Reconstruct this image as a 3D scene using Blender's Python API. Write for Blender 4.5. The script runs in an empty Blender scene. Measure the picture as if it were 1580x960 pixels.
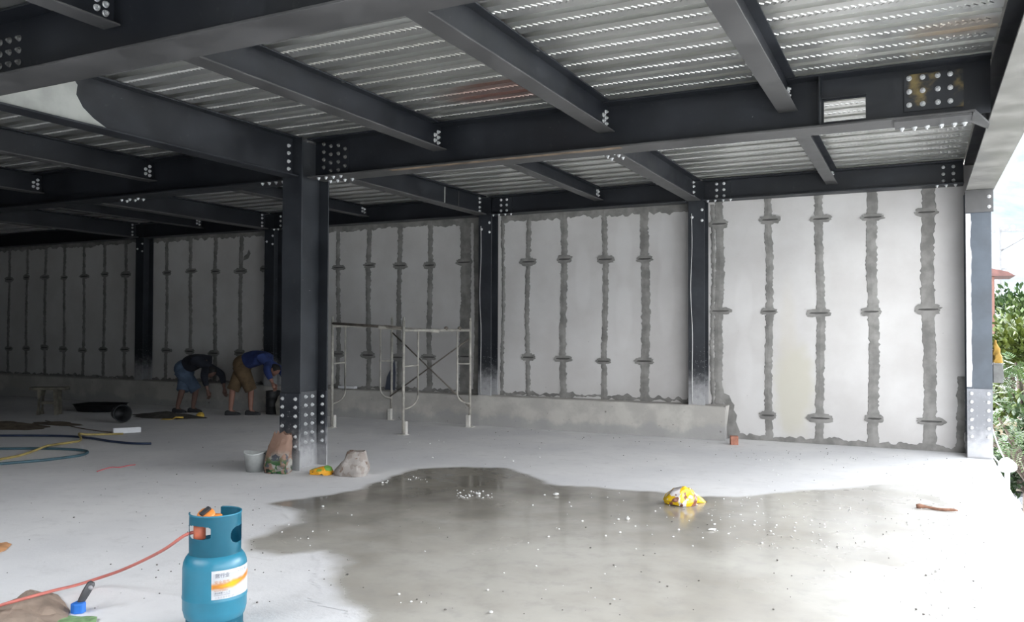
import bpy, bmesh, math, random
import numpy as np
from mathutils import Vector, Matrix, noise as mnoise

random.seed(7)
C = bpy.context.scene.collection
sc = bpy.context.scene

# ------------------------------------------------------------------ camera
F_PX, EYE = 1270.2, 1.55
YAW, PITCH, ROLL = 0.46004939, 0.01963517, 0.00280436
cy, sy = math.cos(YAW), math.sin(YAW)
right = Vector((cy, sy, 0)); fwd = Vector((-sy, cy, 0)); up = Vector((0, 0, 1))
f2 = math.cos(PITCH)*fwd + math.sin(PITCH)*up
u2 = math.cos(PITCH)*up - math.sin(PITCH)*fwd
rr = math.cos(ROLL)*right + math.sin(ROLL)*u2
ur = math.cos(ROLL)*u2 - math.sin(ROLL)*right
cam_d = bpy.data.cameras.new('camera'); cam = bpy.data.objects.new('camera', cam_d); C.objects.link(cam)
cam_d.sensor_width = 36; cam_d.lens = F_PX/1580*36; cam_d.clip_end = 2000; cam_d.clip_start = 0.05
cam.matrix_world = Matrix(((rr.x, ur.x, -f2.x, 0), (rr.y, ur.y, -f2.y, 0), (rr.z, ur.z, -f2.z, EYE), (0, 0, 0, 1)))
sc.camera = cam

def ray(x, y): return rr*((x-790)/F_PX) + ur*((480-y)/F_PX) + f2
def onz(x, y, z=0.0):
    d = ray(x, y); t = (z-EYE)/d.z
    return Vector((d.x*t, d.y*t, z))
def ony(x, y, Y):
    d = ray(x, y); t = Y/d.y
    return Vector((d.x*t, Y, EYE+d.z*t))

# ------------------------------------------------------------------ light
w = bpy.data.worlds.new('overcast_sky'); sc.world = w; w.use_nodes = True
nt = w.node_tree; nt.nodes.clear()
wo = nt.nodes.new('ShaderNodeOutputWorld'); bg = nt.nodes.new('ShaderNodeBackground')
tc = nt.nodes.new('ShaderNodeTexCoord'); sep = nt.nodes.new('ShaderNodeSeparateXYZ'); rmp = nt.nodes.new('ShaderNodeValToRGB')
nt.links.new(tc.outputs['Generated'], sep.inputs[0]); nt.links.new(sep.outputs['Z'], rmp.inputs[0])
rmp.color_ramp.elements[0].position = 0.2; rmp.color_ramp.elements[0].color = (.97, .98, 1.0, 1)
rmp.color_ramp.elements[1].position = 0.85; rmp.color_ramp.elements[1].color = (.35, .385, .42, 1)
xz = nt.nodes.new('ShaderNodeMath'); xz.operation = 'MULTIPLY'; nt.links.new(sep.outputs['X'], xz.inputs[0]); nt.links.new(sep.outputs['Z'], xz.inputs[1])
dk = nt.nodes.new('ShaderNodeMath'); dk.operation = 'MULTIPLY_ADD'; dk.inputs[1].default_value = -2.3; dk.inputs[2].default_value = 1.0; nt.links.new(xz.outputs[0], dk.inputs[0])
dm = nt.nodes.new('ShaderNodeMath'); dm.operation = 'MAXIMUM'; dm.inputs[1].default_value = .15; nt.links.new(dk.outputs[0], dm.inputs[0])
dn = nt.nodes.new('ShaderNodeMath'); dn.operation = 'MINIMUM'; dn.inputs[1].default_value = 1.0; nt.links.new(dm.outputs[0], dn.inputs[0])
yb_ = nt.nodes.new('ShaderNodeMath'); yb_.operation = 'MULTIPLY_ADD'; yb_.inputs[1].default_value = .75; yb_.inputs[2].default_value = 1.0; nt.links.new(sep.outputs['Y'], yb_.inputs[0])
yc_ = nt.nodes.new('ShaderNodeMath'); yc_.operation = 'MULTIPLY'; nt.links.new(yb_.outputs[0], yc_.inputs[0]); nt.links.new(dn.outputs[0], yc_.inputs[1])
nt.links.new(yc_.outputs[0], bg.inputs[1])      # sky dimmed high over the open side, brighter beyond the wall, to balance light
nt.links.new(rmp.outputs[0], bg.inputs[0]); nt.links.new(bg.outputs[0], wo.inputs[0])
sc.view_settings.view_transform = 'Standard'; sc.view_settings.look = 'None'
sc.view_settings.gamma = 1.0; sc.view_settings.use_curve_mapping = False
sc.view_settings.exposure = 5.0
sc.cycles.max_bounces = 10; sc.cycles.diffuse_bounces = 6; sc.cycles.glossy_bounces = 5
sc.cycles.use_denoising = True
sc.cycles.sample_clamp_indirect = 8.0
sc.cycles.caustics_reflective = False; sc.cycles.caustics_refractive = False
def portal(name, loc, rot, sx, sy_):
    l = bpy.data.lights.new(name, 'AREA'); l.shape = 'RECTANGLE'; l.size = sx; l.size_y = sy_
    l.cycles.is_portal = True
    o = bpy.data.objects.new(name, l); C.objects.link(o); o.location = loc; o.rotation_euler = rot; return o
FRONT_Y = -3.6
ADDED_VOID = (-7.4, -2.8, -3.0, 0.5)      # roof void (x0, x1, y0, y1) added unseen behind the camera to light the left floor
portal('daylight_added_void', ((ADDED_VOID[0]+ADDED_VOID[1])/2, (ADDED_VOID[2]+ADDED_VOID[3])/2, 3.95), (0, 0, 0), ADDED_VOID[1]-ADDED_VOID[0], ADDED_VOID[3]-ADDED_VOID[2])
portal('daylight_opening_side', (.98, 5.3, 1.6), (0, math.radians(90), 0), 3.3, 12.4)      # faces -X

# ------------------------------------------------------------------ materials
class N:
    def __init__(s, name):
        s.m = bpy.data.materials.new(name); s.m.use_nodes = True; s.t = s.m.node_tree
        s.b = s.t.nodes['Principled BSDF']
        s.o = None
    def n(s, typ, **kw):
        x = s.t.nodes.new(typ)
        for k, v in kw.items():
            if k in ('operation', 'blend_type', 'data_type', 'attribute_name', 'feature', 'distance', 'noise_dimensions', 'interpolation_type', 'clamp'): setattr(x, k, v)
        return x
    def l(s, a, b): s.t.links.new(a, b)
    def coord(s):
        if s.o is None:
            s.o = s.n('ShaderNodeTexCoord').outputs['Object']
        return s.o
    def noise(s, scale, detail=4, rough=.55, vec=None, stretch=None):
        x = s.n('ShaderNodeTexNoise'); x.inputs['Scale'].default_value = scale; x.inputs['Detail'].default_value = detail
        x.inputs['Roughness'].default_value = rough
        v = vec or s.coord()
        if stretch:
            mp = s.n('ShaderNodeMapping'); mp.inputs['Scale'].default_value = stretch; s.l(v, mp.inputs[0]); v = mp.outputs[0]
        s.l(v, x.inputs['Vector']); return x.outputs['Fac']
    def math(s, op, a, b=None, c=None, clamp=False):
        x = s.n('ShaderNodeMath', operation=op); x.use_clamp = clamp
        for i, v in enumerate((a, b, c)):
            if v is None: continue
            if isinstance(v, (int, float)): x.inputs[i].default_value = v
            else: s.l(v, x.inputs[i])
        return x.outputs[0]
    def ramp(s, fac, p0, p1, v0=0.0, v1=1.0):
        x = s.n('ShaderNodeMapRange', interpolation_type='SMOOTHSTEP'); s.l(fac, x.inputs[0])
        for i, v in enumerate((p0, p1, v0, v1)): x.inputs[i+1].default_value = v
        return x.outputs[0]
    def mix(s, fac, a, b):
        x = s.n('ShaderNodeMix', data_type='RGBA')
        if isinstance(fac, (int, float)): x.inputs[0].default_value = fac
        else: s.l(fac, x.inputs[0])
        for v, i in ((a, 6), (b, 7)):
            if isinstance(v, tuple): x.inputs[i].default_value = (*v, 1) if len(v) == 3 else v
            else: s.l(v, x.inputs[i])
        return x.outputs[2]
    def bump(s, h, strength=.3, dist=.01):
        x = s.n('ShaderNodeBump'); x.inputs['Strength'].default_value = strength; x.inputs['Distance'].default_value = dist
        s.l(h, x.inputs['Height']); s.l(x.outputs[0], s.b.inputs['Normal'])
    def set(s, **kw):
        for k, v in kw.items():
            i = s.b.inputs[{'color': 'Base Color', 'rough': 'Roughness', 'metal': 'Metallic', 'spec': 'Specular IOR Level'}.get(k, k)]
            if isinstance(v, tuple): i.default_value = (*v, 1)
            elif isinstance(v, (int, float)): i.default_value = v
            else: s.l(v, i)

def simple(name, c, rough=.6, metal=0, var=.15, scale=6, bump=0.0, spec=.5):
    m = N(name); n = m.noise(scale)
    lo = tuple(max(0, x*(1-var)) for x in c); hi = tuple(min(1, x*(1+var)) for x in c)
    m.set(color=m.mix(m.ramp(n, .3, .7), lo, hi), rough=rough, metal=metal, spec=spec)
    if bump: m.bump(m.noise(scale*4), .5, bump)
    return m.m

def ellipse_mask(m, cx, cyy, rx, ry, axes=('X', 'Y'), soft=.5, wob=.5, nscale=5):
    sp = m.n('ShaderNodeSeparateXYZ'); m.l(m.coord(), sp.inputs[0])
    a = m.math('DIVIDE', m.math('SUBTRACT', sp.outputs[axes[0]], cx), rx)
    b = m.math('DIVIDE', m.math('SUBTRACT', sp.outputs[axes[1]], cyy), ry)
    d = m.math('SQRT', m.math('ADD', m.math('MULTIPLY', a, a), m.math('MULTIPLY', b, b)))
    d = m.math('ADD', d, m.math('MULTIPLY', m.math('SUBTRACT', m.noise(nscale), .5), wob*2))
    return m.ramp(d, 1+soft*.5, 1-soft*.5)

# concrete floor (dry / wet by a wetness attribute carried by the mesh)
def concrete_floor():
    m = N('concrete_floor')
    at = m.n('ShaderNodeAttribute', attribute_name='wet').outputs['Fac']
    n1 = m.noise(.7, 5); n2 = m.noise(6, 6, .65); n3 = m.noise(45, 4)
    dry = m.mix(m.ramp(n1, .3, .7), (.70, .70, .715), (.82, .815, .815))
    dry = m.mix(m.math('MULTIPLY', m.ramp(n2, .5, .75), .35), dry, (.54, .53, .53))
    speck = m.ramp(m.noise(28, 2, .5), .73, .78)
    dry = m.mix(m.math('MULTIPLY', speck, .5), dry, (.16, .16, .17))
    wetc = m.mix(m.ramp(n1, .35, .65), (.15, .138, .115), (.24, .22, .18))
    wetc = m.mix(m.math('MULTIPLY', m.ramp(n2, .45, .7), .5), wetc, (.13, .125, .11))
    refl_tint = m.n('ShaderNodeAttribute', attribute_name='refl_tint').outputs['Fac']
    refl_col = m.mix(m.ramp(n1, .35, .65), (.40, .375, .33), (.53, .51, .465))  # paler puddle colour in place of a stronger reflection
    refl_col = m.mix(m.math('MULTIPLY', m.ramp(n2, .45, .7), .35), refl_col, (.34, .33, .31))
    wetc = m.mix(refl_tint, wetc, refl_col)
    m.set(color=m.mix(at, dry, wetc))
    rw = m.ramp(m.noise(1.6, 4), .35, .7, .06, .28)
    mixr = m.n('ShaderNodeMix', data_type='FLOAT'); m.l(at, mixr.inputs[0]); mixr.inputs[2].default_value = .75; m.l(rw, mixr.inputs[3])
    m.set(rough=mixr.outputs[0])
    hb = m.math('ADD', m.math('MULTIPLY', n3, .35), n2)
    hb = m.math('MULTIPLY', hb, m.math('SUBTRACT', 1.02, at))
    m.bump(hb, .35, .012)
    return m.m
M_FLOOR = concrete_floor()

def panel_mat():
    m = N('wall_panel'); n1 = m.noise(1.3, 5); n2 = m.noise(9, 5)
    c = m.mix(m.ramp(n1, .3, .7), (.50, .485, .475), (.58, .57, .563))
    c = m.mix(m.math('MULTIPLY', m.ramp(n2, .55, .8), .25), c, (.48, .46, .45))
    st = ellipse_mask(m, -1.53, .72, .25, .62, ('X', 'Z'), .7, .45, 4)
    c = m.mix(m.math('MULTIPLY', st, .75), c, (.50, .48, .40))
    st2 = ellipse_mask(m, -1.62, 1.55, .10, .55, ('X', 'Z'), 1.2, .4, 5)
    c = m.mix(m.math('MULTIPLY', st2, .4), c, (.52, .49, .43))
    spk = m.ramp(m.noise(17, 2, .4), .76, .80)
    c = m.mix(m.math('MULTIPLY', spk, .6), c, (.22, .21, .19))
    # paler rubbed ovals down the middle of two panels in the second bay
    for cx, cz, h in ((-3.95, 2.75, .45), (-3.30, 2.75, .45), (-3.95, 1.75, .5), (-3.3, 2.0, .6), (-4.6, 2.3, .5), (-2.2, 1.0, .45), (-2.2, 1.9, .4)):
        e = ellipse_mask(m, cx, cz, .12, h, ('X', 'Z'), .5, .15, 3)
        c = m.mix(m.math('MULTIPLY', e, .35), c, (.64, .63, .625))
    m.set(color=c, rough=.85); m.bump(m.math('ADD', n2, m.noise(60, 3)), .2, .004)
    return m.m
M_PANEL = panel_mat()
M_MORTAR = simple('wet_mortar', (.22, .215, .205), .9, 0, .25, 5, .006)
M_MORTAR_DK = simple('mortar_slit_shade', (.07, .068, .065), .9, 0, .2, 8)
def plinth_mat():
    m = N('plinth_concrete'); n1 = m.noise(2.2, 6, .6); n2 = m.noise(11, 5)
    sp = m.n('ShaderNodeSeparateXYZ'); m.l(m.coord(), sp.inputs[0])
    c = m.mix(m.ramp(n1, .4, .62), (.40, .385, .36), (.50, .485, .45))
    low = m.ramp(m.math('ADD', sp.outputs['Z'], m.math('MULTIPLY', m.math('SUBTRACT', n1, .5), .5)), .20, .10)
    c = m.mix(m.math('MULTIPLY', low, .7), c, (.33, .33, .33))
    spk = m.ramp(m.noise(14, 3, .5), .68, .74)
    c = m.mix(m.math('MULTIPLY', spk, .7), c, (.14, .13, .12))
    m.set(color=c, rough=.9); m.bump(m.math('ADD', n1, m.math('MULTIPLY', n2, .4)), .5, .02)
    return m.m
M_PLINTH = plinth_mat()
def steel_paint(name, base, dusty=.0):
    m = N(name); n1 = m.noise(2.2, 5); n2 = m.noise(14, 4)
    b2 = tuple(min(1, x*1.7+.006) for x in base)
    c = m.mix(m.ramp(n1, .35, .75), base, b2)
    c = m.mix(m.math('MULTIPLY', m.ramp(n2, .6, .85), .3), c, (.10, .095, .09))
    if dusty:
        sp = m.n('ShaderNodeSeparateXYZ'); m.l(m.coord(), sp.inputs[0])
        d = m.ramp(m.math('ADD', sp.outputs['Z'], m.math('MULTIPLY', m.math('SUBTRACT', n2, .5), .5)), dusty, 0.02)
        c = m.mix(m.math('MULTIPLY', d, .85), c, (.42, .42, .43))
        sp2 = m.ramp(m.noise(55, 2), .66, .72)
        near = m.ramp(sp.outputs['Z'], 1.0, .5)
        c = m.mix(m.math('MULTIPLY', m.math('MULTIPLY', sp2, near), .7), c, (.5, .5, .5))
    chip = m.ramp(m.noise(26, 3, .55, None, (1, .35, 1)), .735, .765)
    c = m.mix(m.math('MULTIPLY', chip, .6), c, (.30, .30, .29))
    m.set(color=c, rough=m.ramp(n1, .3, .7, .38, .55), spec=.45); m.bump(n2, .08, .004)
    return m.m
M_STEEL = steel_paint('black_steel_paint', (.008, .0095, .013))
M_STEEL_G = steel_paint('grey_steel_paint', (.05, .0495, .05))
M_COL = steel_paint('dusty_column_paint', (.017, .0195, .024), .55)
M_COLB = steel_paint('blue_grey_column_paint', (.042, .052, .066), .35)
M_SPLICE = steel_paint('splice_plate_paint', (.02, .023, .03), .55)
M_SPLICE_L = steel_paint('pale_splice_plate', (.16, .165, .18), .45)
M_SPLICE_M = steel_paint('dusty_splice_plate', (.045, .047, .052), .5)
def rusty():
    m = N('stained_splice_plate'); n = m.noise(6, 4)
    m.set(color=m.mix(m.ramp(n, .48, .66), (.02, .022, .026), (.20, .15, .06)), rough=.6); return m.m
M_RUSTY = rusty()
M_PALE = simple('pale_grey_steel', (.36, .37, .35), .5, .2, .15, 4)
M_BOLT = simple('galvanised_bolt', (.62, .63, .64), .45, .35, .1, 20)
def deck_mat():
    m = N('galvanised_deck')
    sp = m.n('ShaderNodeSeparateXYZ'); m.l(m.coord(), sp.inputs[0])
    X, Y = sp.outputs['X'], sp.outputs['Y']
    n1 = m.noise(1.2, 4, .5, None, (.35, 2.2, 1)); n2 = m.noise(9, 4)
    c = m.mix(m.ramp(n1, .3, .7), (.66, .665, .64), (.80, .80, .78))
    st = ellipse_mask(m, -3.25, 6.35, .55, .28, ('X', 'Y'), .8, .4, 4)
    c = m.mix(m.math('MULTIPLY', st, .55), c, (.55, .26, .20))
    st = ellipse_mask(m, .25, 6.35, .3, .18, ('X', 'Y'), .8, .4, 4)
    c = m.mix(m.math('MULTIPLY', st, .35), c, (.62, .42, .25))
    m.set(color=c, metal=.94, rough=m.ramp(n2, .3, .7, .30, .38))
    m.bump(n2, .25, .003)
    return m.m
M_DECK = deck_mat()
M_SCAF = simple('dusty_scaffold_paint', (.40, .38, .34), .7, .1, .25, 9)
M_SCAF_D = simple('dark_scaffold_steel', (.16, .14, .12), .65, .2, .3, 9)

# ------------------------------------------------------------------ helpers
def me_obj(name, me, mat=None, parent=None, loc=(0, 0, 0), rot=(0, 0, 0)):
    o = bpy.data.objects.new(name, me); C.objects.link(o)
    if mat is not None and not me.materials:
        for mm in (mat if isinstance(mat, (list, tuple)) else [mat]): me.materials.append(mm)
    o.location = loc; o.rotation_euler = rot
    if parent: o.parent = parent
    return o
def bm_obj(name, bm, mat, parent=None, loc=(0, 0, 0), rot=(0, 0, 0), smooth=False):
    me = bpy.data.meshes.new(name)
    bmesh.ops.recalc_face_normals(bm, faces=bm.faces[:])
    bm.to_mesh(me); bm.free()
    if smooth:
        for p in me.polygons: p.use_smooth = True
    return me_obj(name, me, mat, parent, loc, rot)
def tag(o, label, cat, group=None, kind=None):
    o['label'] = label; o['category'] = cat
    if group: o['group'] = group
    if kind: o['kind'] = kind
    return o
def empty(name, loc, label, cat, group=None, kind=None, rz=0):
    o = bpy.data.objects.new(name, None); C.objects.link(o); o.location = loc; o.rotation_euler = (0, 0, rz)
    o.empty_display_size = .1
    return tag(o, label, cat, group, kind)
def box(bm, x0, x1, y0, y1, z0, z1, mi=0):
    vs = [bm.verts.new(p) for p in ((x0, y0, z0), (x1, y0, z0), (x1, y1, z0), (x0, y1, z0), (x0, y0, z1), (x1, y0, z1), (x1, y1, z1), (x0, y1, z1))]
    for f in ((0, 3, 2, 1), (4, 5, 6, 7), (0, 1, 5, 4), (1, 2, 6, 5), (2, 3, 7, 6), (3, 0, 4, 7)):
        fc = bm.faces.new([vs[i] for i in f]); fc.material_index = mi
    return vs
def prism(bm, poly, lo, hi, axis='z', mi=0):
    """poly: 2-D outline extruded along axis between lo and hi"""
    def P(a, b, h): return {'z': (a, b, h), 'y': (a, h, b), 'x': (h, a, b)}[axis]
    A = [bm.verts.new(P(a, b, lo)) for a, b in poly]; B = [bm.verts.new(P(a, b, hi)) for a, b in poly]
    n = len(poly); fs = [bm.faces.new(A[::-1]), bm.faces.new(B)]
    for i in range(n): fs.append(bm.faces.new((A[i], A[(i+1) % n], B[(i+1) % n], B[i])))
    for f in fs: f.material_index = mi
def smooth_path(pts, sub=6):
    pts = [Vector(p) for p in pts]; out = []
    for i in range(len(pts)-1):
        p0 = pts[max(i-1, 0)]; p1 = pts[i]; p2 = pts[i+1]; p3 = pts[min(i+2, len(pts)-1)]
        for k in range(sub):
            t = k/sub
            out.append(.5*((2*p1)+(p2-p0)*t+(2*p0-5*p1+4*p2-p3)*t*t+(3*p1-p0-3*p2+p3)*t**3))
    out.append(pts[-1]); return out
def tube(bm, pts, r, n=8, mi=0, cap=True):
    pts = [Vector(p) for p in pts]; rings = []; prev = None
    for i, p in enumerate(pts):
        d = (pts[min(i+1, len(pts)-1)]-pts[max(i-1, 0)]).normalized()
        if prev is None:
            a = d.orthogonal().normalized()
        else:
            a = (prev - d*prev.dot(d)).normalized()
        prev = a; b = d.cross(a)
        ri = r[i] if isinstance(r, (list, tuple)) else r
        rings.append([bm.verts.new(p+a*(ri*math.cos(2*math.pi*k/n))+b*(ri*math.sin(2*math.pi*k/n))) for k in range(n)])
    for A, B in zip(rings, rings[1:]):
        for k in range(n):
            f = bm.faces.new((A[k], A[(k+1) % n], B[(k+1) % n], B[k])); f.material_index = mi; f.smooth = True
    if cap:
        bm.faces.new(rings[0][::-1]).material_index = mi; bm.faces.new(rings[-1]).material_index = mi
def lathe(bm, prof, n=40, cx=0, cyy=0, mi=0, close=False):
    rings = []
    for r, z in prof:
        rings.append([bm.verts.new((cx+r*math.cos(2*math.pi*k/n), cyy+r*math.sin(2*math.pi*k/n), z)) for k in range(n)])
    for A, B in zip(rings, rings[1:]):
        for k in range(n):
            f = bm.faces.new((A[k], A[(k+1) % n], B[(k+1) % n], B[k])); f.smooth = True; f.material_index = mi
    if close:
        bm.faces.new(rings[0][::-1]); bm.faces.new(rings[-1])
def bevel(bm, w=.004, seg=2):
    bmesh.ops.bevel(bm, geom=bm.edges[:]+bm.verts[:], offset=w, segments=seg, affect='EDGES', profile=.6)

# one bolt mesh: washer, hex nut, thread end, along +Z
def bolt_mesh():
    bm = bmesh.new()
    lathe(bm, [(0.001, 0), (.021, 0), (.021, .004), (0.001, .004)], 14)
    for k in range(1):
        A = [(.0165*math.cos(math.pi/3*i), .0165*math.sin(math.pi/3*i)) for i in range(6)]
        prism(bm, A, .004, .017)
    lathe(bm, [(0.001, .017), (.009, .017), (.009, .027), (0.001, .028)], 10)
    bmesh.ops.recalc_face_normals(bm, faces=bm.faces[:])
    me = bpy.data.meshes.new('bolt'); bm.to_mesh(me); bm.free(); me.materials.append(M_BOLT); return me
BOLT = bolt_mesh()
BOLT_DIM = BOLT.copy(); BOLT_DIM.materials.clear(); BOLT_DIM.materials.append(simple('shaded_bolt', (.16, .16, .155), .5, .2, .2, 20))  # darker bolt copy, the shade on these girders put into its colour
ROT = {'-y': (math.pi/2, 0, 0), '+y': (-math.pi/2, 0, 0), '+x': (0, math.pi/2, 0), '-x': (0, -math.pi/2, 0), '-z': (math.pi, 0, 0), '+z': (0, 0, 0)}
def bolts(parent, pts, d, mesh=None):
    base = parent.location
    for p in pts:
        o = me_obj('bolt', mesh or BOLT, None, parent, Vector(p)-base, ROT[d])

# ------------------------------------------------------------------ setting: floor, puddle, walls, ceiling
XL, XR = -24.0, .77
WALL_Y = 11.72
def grid_xy(name, x0, x1, y0, y1, z): pass
bm = bmesh.new()
box(bm, XL, XR, FRONT_Y, 12.4, -.35, 0)
floor = tag(bm_obj('floor', bm, M_FLOOR), 'pale grey rough concrete floor slab open along its right edge', 'floor', None, 'structure')

PUD = [(560, 755), (600, 737), (640, 723), (700, 721), (780, 722), (812, 733), (850, 746), (900, 752), (960, 756), (1015, 758), (1060, 765), (1130, 766), (1190, 762),
       (1290, 752), (1380, 744), (1440, 748), (1500, 765), (1530, 800), (1535, 850), (1510, 960), (1490, 1100), (700, 1100), (560, 1000), (540, 955), (500, 925), (492, 895), (508, 872),
       (495, 852), (430, 857), (385, 850), (386, 835), (425, 817), (455, 806), (462, 796), (440, 786), (412, 777), (470, 769)]
poly = np.array([[p.x, p.y] for p in (onz(*q) for q in PUD)])
def signed_dist(px, py):
    n = len(poly); d = np.full(px.shape, 1e9); inside = np.zeros(px.shape, bool)
    for i in range(n):
        a = poly[i]; b = poly[(i+1) % n]; e = b-a
        t = np.clip(((px-a[0])*e[0]+(py-a[1])*e[1])/(e@e), 0, 1)
        d = np.minimum(d, np.hypot(px-a[0]-t*e[0], py-a[1]-t*e[1]))
        c = (a[1] > py) != (b[1] > py)
        xi = a[0]+(py-a[1])/(e[1] if abs(e[1]) > 1e-9 else 1e-9)*e[0]
        inside ^= c & (px < xi)
    return np.where(inside, d, -d)
st = .035
gx = np.arange(-5.6, XR-.02, st); gy = np.arange(1.9, 9.4, st)
GX, GY = np.meshgrid(gx, gy, indexing='ij')
SD = signed_dist(GX, GY)
NO = np.array([[mnoise.fractal(Vector((a*1.6, b*1.6, 3.1)), 1.0, 2.0, 4) for b in gy] for a in gx])
# the far edge is crisp, the near-left and right edges dry out softly
soft = np.clip(.10 + .045*np.clip(6.2-GY, 0, 4) + .16*np.clip(GX+.9, 0, 2), .08, .5)
tt = np.clip((SD+NO*.10*np.clip(soft/.12, 1, 3)+soft*.3)/soft, 0, 1); WET = tt*tt*(3-2*tt)
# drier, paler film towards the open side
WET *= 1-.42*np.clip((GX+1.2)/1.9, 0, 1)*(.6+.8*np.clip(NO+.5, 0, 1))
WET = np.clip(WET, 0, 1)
# pale colour stands in for bright reflection over most of the puddle; only its left and far rim shows dark wet concrete
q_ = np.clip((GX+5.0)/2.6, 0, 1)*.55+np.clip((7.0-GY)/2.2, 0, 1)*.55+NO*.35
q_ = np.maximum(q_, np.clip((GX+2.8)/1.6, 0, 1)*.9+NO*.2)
q_ = np.clip(q_, 0, 1); REFL_TINT = q_*q_*(3-2*q_)
vid = -np.ones(GX.shape, int); verts = []; wets = []; refl_tints = []; faces = []
def vv(i, j):
    if vid[i, j] < 0:
        vid[i, j] = len(verts); verts.append((GX[i, j], GY[i, j], .0015)); wets.append(float(WET[i, j])); refl_tints.append(float(REFL_TINT[i, j]))
    return vid[i, j]
for i in range(len(gx)-1):
    for j in range(len(gy)-1):
        if WET[i:i+2, j:j+2].max() > .002: faces.append((vv(i, j), vv(i+1, j), vv(i+1, j+1), vv(i, j+1)))
me = bpy.data.meshes.new('puddle'); me.from_pydata([tuple(map(float, v)) for v in verts], [], [tuple(map(int, f)) for f in faces])
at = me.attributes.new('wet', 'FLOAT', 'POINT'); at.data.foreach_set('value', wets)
at = me.attributes.new('refl_tint', 'FLOAT', 'POINT'); at.data.foreach_set('value', refl_tints)
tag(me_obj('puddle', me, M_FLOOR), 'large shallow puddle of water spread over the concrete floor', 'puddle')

def rag(n, amp, seed, f=1.0): return [amp*mnoise.fractal(Vector((i*f, seed*7.31, .5)), 1.0, 2.0, 5)*1.6 for i in range(n)]
wall = empty('wall_back', (0, WALL_Y, 0), 'back wall of pale lightweight panels with grey mortared joints', 'wall', None, 'structure')
bm = bmesh.new(); box(bm, XL, .77, 0.001, .12, 0, 3.598)
pan = bm_obj('wall_panel', bm, M_PANEL, wall)
pan_off = pan
# panel material uses world-like X,Z: object origin is (0, WALL_Y, 0)
def seam(x, z0, z1, wdt, seed, jag=1.0):
    n = int((z1-z0)/.025)+2; L = [u+v for u, v in zip(rag(n, .009*jag, seed, .4), rag(n, .008*jag, seed+9, 1.7))]; R = [u+v for u, v in zip(rag(n, .010*jag, seed+50, .4), rag(n, .009*jag, seed+70, 1.7))]
    bm = bmesh.new(); rows = []
    for i in range(n):
        z = z0+(z1-z0)*i/(n-1); wob = .012*math.sin(z*2.3+seed)
        a = x-wdt/2+L[i]+wob; b = x+wdt/2+R[i]+wob
        if b-a < .02: b = a+.02
        m_ = (a+b)/2
        rows.append([bm.verts.new((a, 0, z)), bm.verts.new((a+.006, -.006, z)), bm.verts.new((m_, -.010, z)), bm.verts.new((b-.006, -.006, z)), bm.verts.new((b, 0, z))])
    for A, B in zip(rows, rows[1:]):
        for k in range(4): bm.faces.new((A[k], A[k+1], B[k+1], B[k]))
    return bm_obj('mortar_joint', bm, M_MORTAR, wall)
def strip(x0, x1, z, h, seed, up=True, dn=True):
    n = int((x1-x0)/.03)+2; T = rag(n, .03, seed, .3); B_ = rag(n, .03, seed+33, .3)
    bm = bmesh.new(); rows = []
    for i in range(n):
        x = x0+(x1-x0)*i/(n-1); a = z-h/2+(B_[i] if dn else 0); b = z+h/2+(T[i] if up else 0)
        if b-a < .015: b = a+.015
        rows.append([bm.verts.new((x, 0, a)), bm.verts.new((x, -.007, a+.004)), bm.verts.new((x, -.007, b-.004)), bm.verts.new((x, 0, b))])
    for A, B in zip(rows, rows[1:]):
        for k in range(3): bm.faces.new((A[k], A[k+1], B[k+1], B[k]))
    return bm_obj('mortar_strip', bm, M_MORTAR, wall)
def key(x, z, wd, h, seed):
    rnd = random.Random(seed); n = 26; pts = []
    for i in range(n):
        a = 2*math.pi*i/n
        cx_ = abs(math.cos(a))**.7*math.copysign(1, math.cos(a)); sz_ = abs(math.sin(a))**.8*math.copysign(1, math.sin(a))
        k = 1+rnd.uniform(-.14, .14)
        pts.append((x+wd/2*cx_*k, z+h/2*sz_*k))
    bm = bmesh.new(); prism(bm, pts, -.013, 0, 'y')
    o = bm_obj('mortar_patch', bm, M_MORTAR, wall)
    bm = bmesh.new(); e = wd*.40
    prism(bm, [(x-e, z-.006), (x-e*.3, z-.014), (x+e*.6, z-.012), (x+e, z-.003), (x+e*.9, z+.010), (x, z+.012), (x-e*.8, z+.009)], -.0145, -.0132, 'y')
    bm_obj('mortar_slit_shade', bm, M_MORTAR_DK, o)  # raised dark strip, shade of a recessed slit put into its colour
bays = [
 ([(-2.54, .12), (-1.86, .10), (-1.20, .11), (-.55, .13), (.10, .15)], 0.0, 3.40, (3.02, 1.77, .36)),
 ([(-5.53, .08), (-4.92, .11), (-4.25, .09), (-3.62, .13)], .47, 3.40, (2.58, 1.06)),
 ([(-9.25, .09), (-8.59, .10), (-7.95, .10), (-7.34, .10), (-6.66, .2)], .46, 3.40, (2.60, 1.05)),
 ([(-13.54, .09), (-12.88, .09), (-12.22, .10), (-11.56, .10), (-10.94, .09)], .46, 3.40, (2.62, 1.05)),
 ([(-14.75-.643*i, .09) for i in range(13)], .46, 3.40, (2.62, 1.05)),
]
sd = 1
for seams, z0, z1, keys in bays:
    for i, (x, wd) in enumerate(seams):
        sd += 1; seam(x, z0, z1, wd, sd, 1.0)
        for k, kz in enumerate(keys):
            if x == -2.54 and kz < 1: continue
            key(x+.02*math.sin(z0+k*2+i), kz+.02*math.sin(i*1.7+k), .27+.05*math.sin(sd*3.1+k), .115+.02*math.sin(sd+k*2), sd*9+k)
strip(-2.40, .49, .03, .08, 3, True, False)
strip(-6.0, -2.95, 3.31, .16, 5, False, True); strip(-5.98, -2.95, .505, .05, 6)
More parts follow.
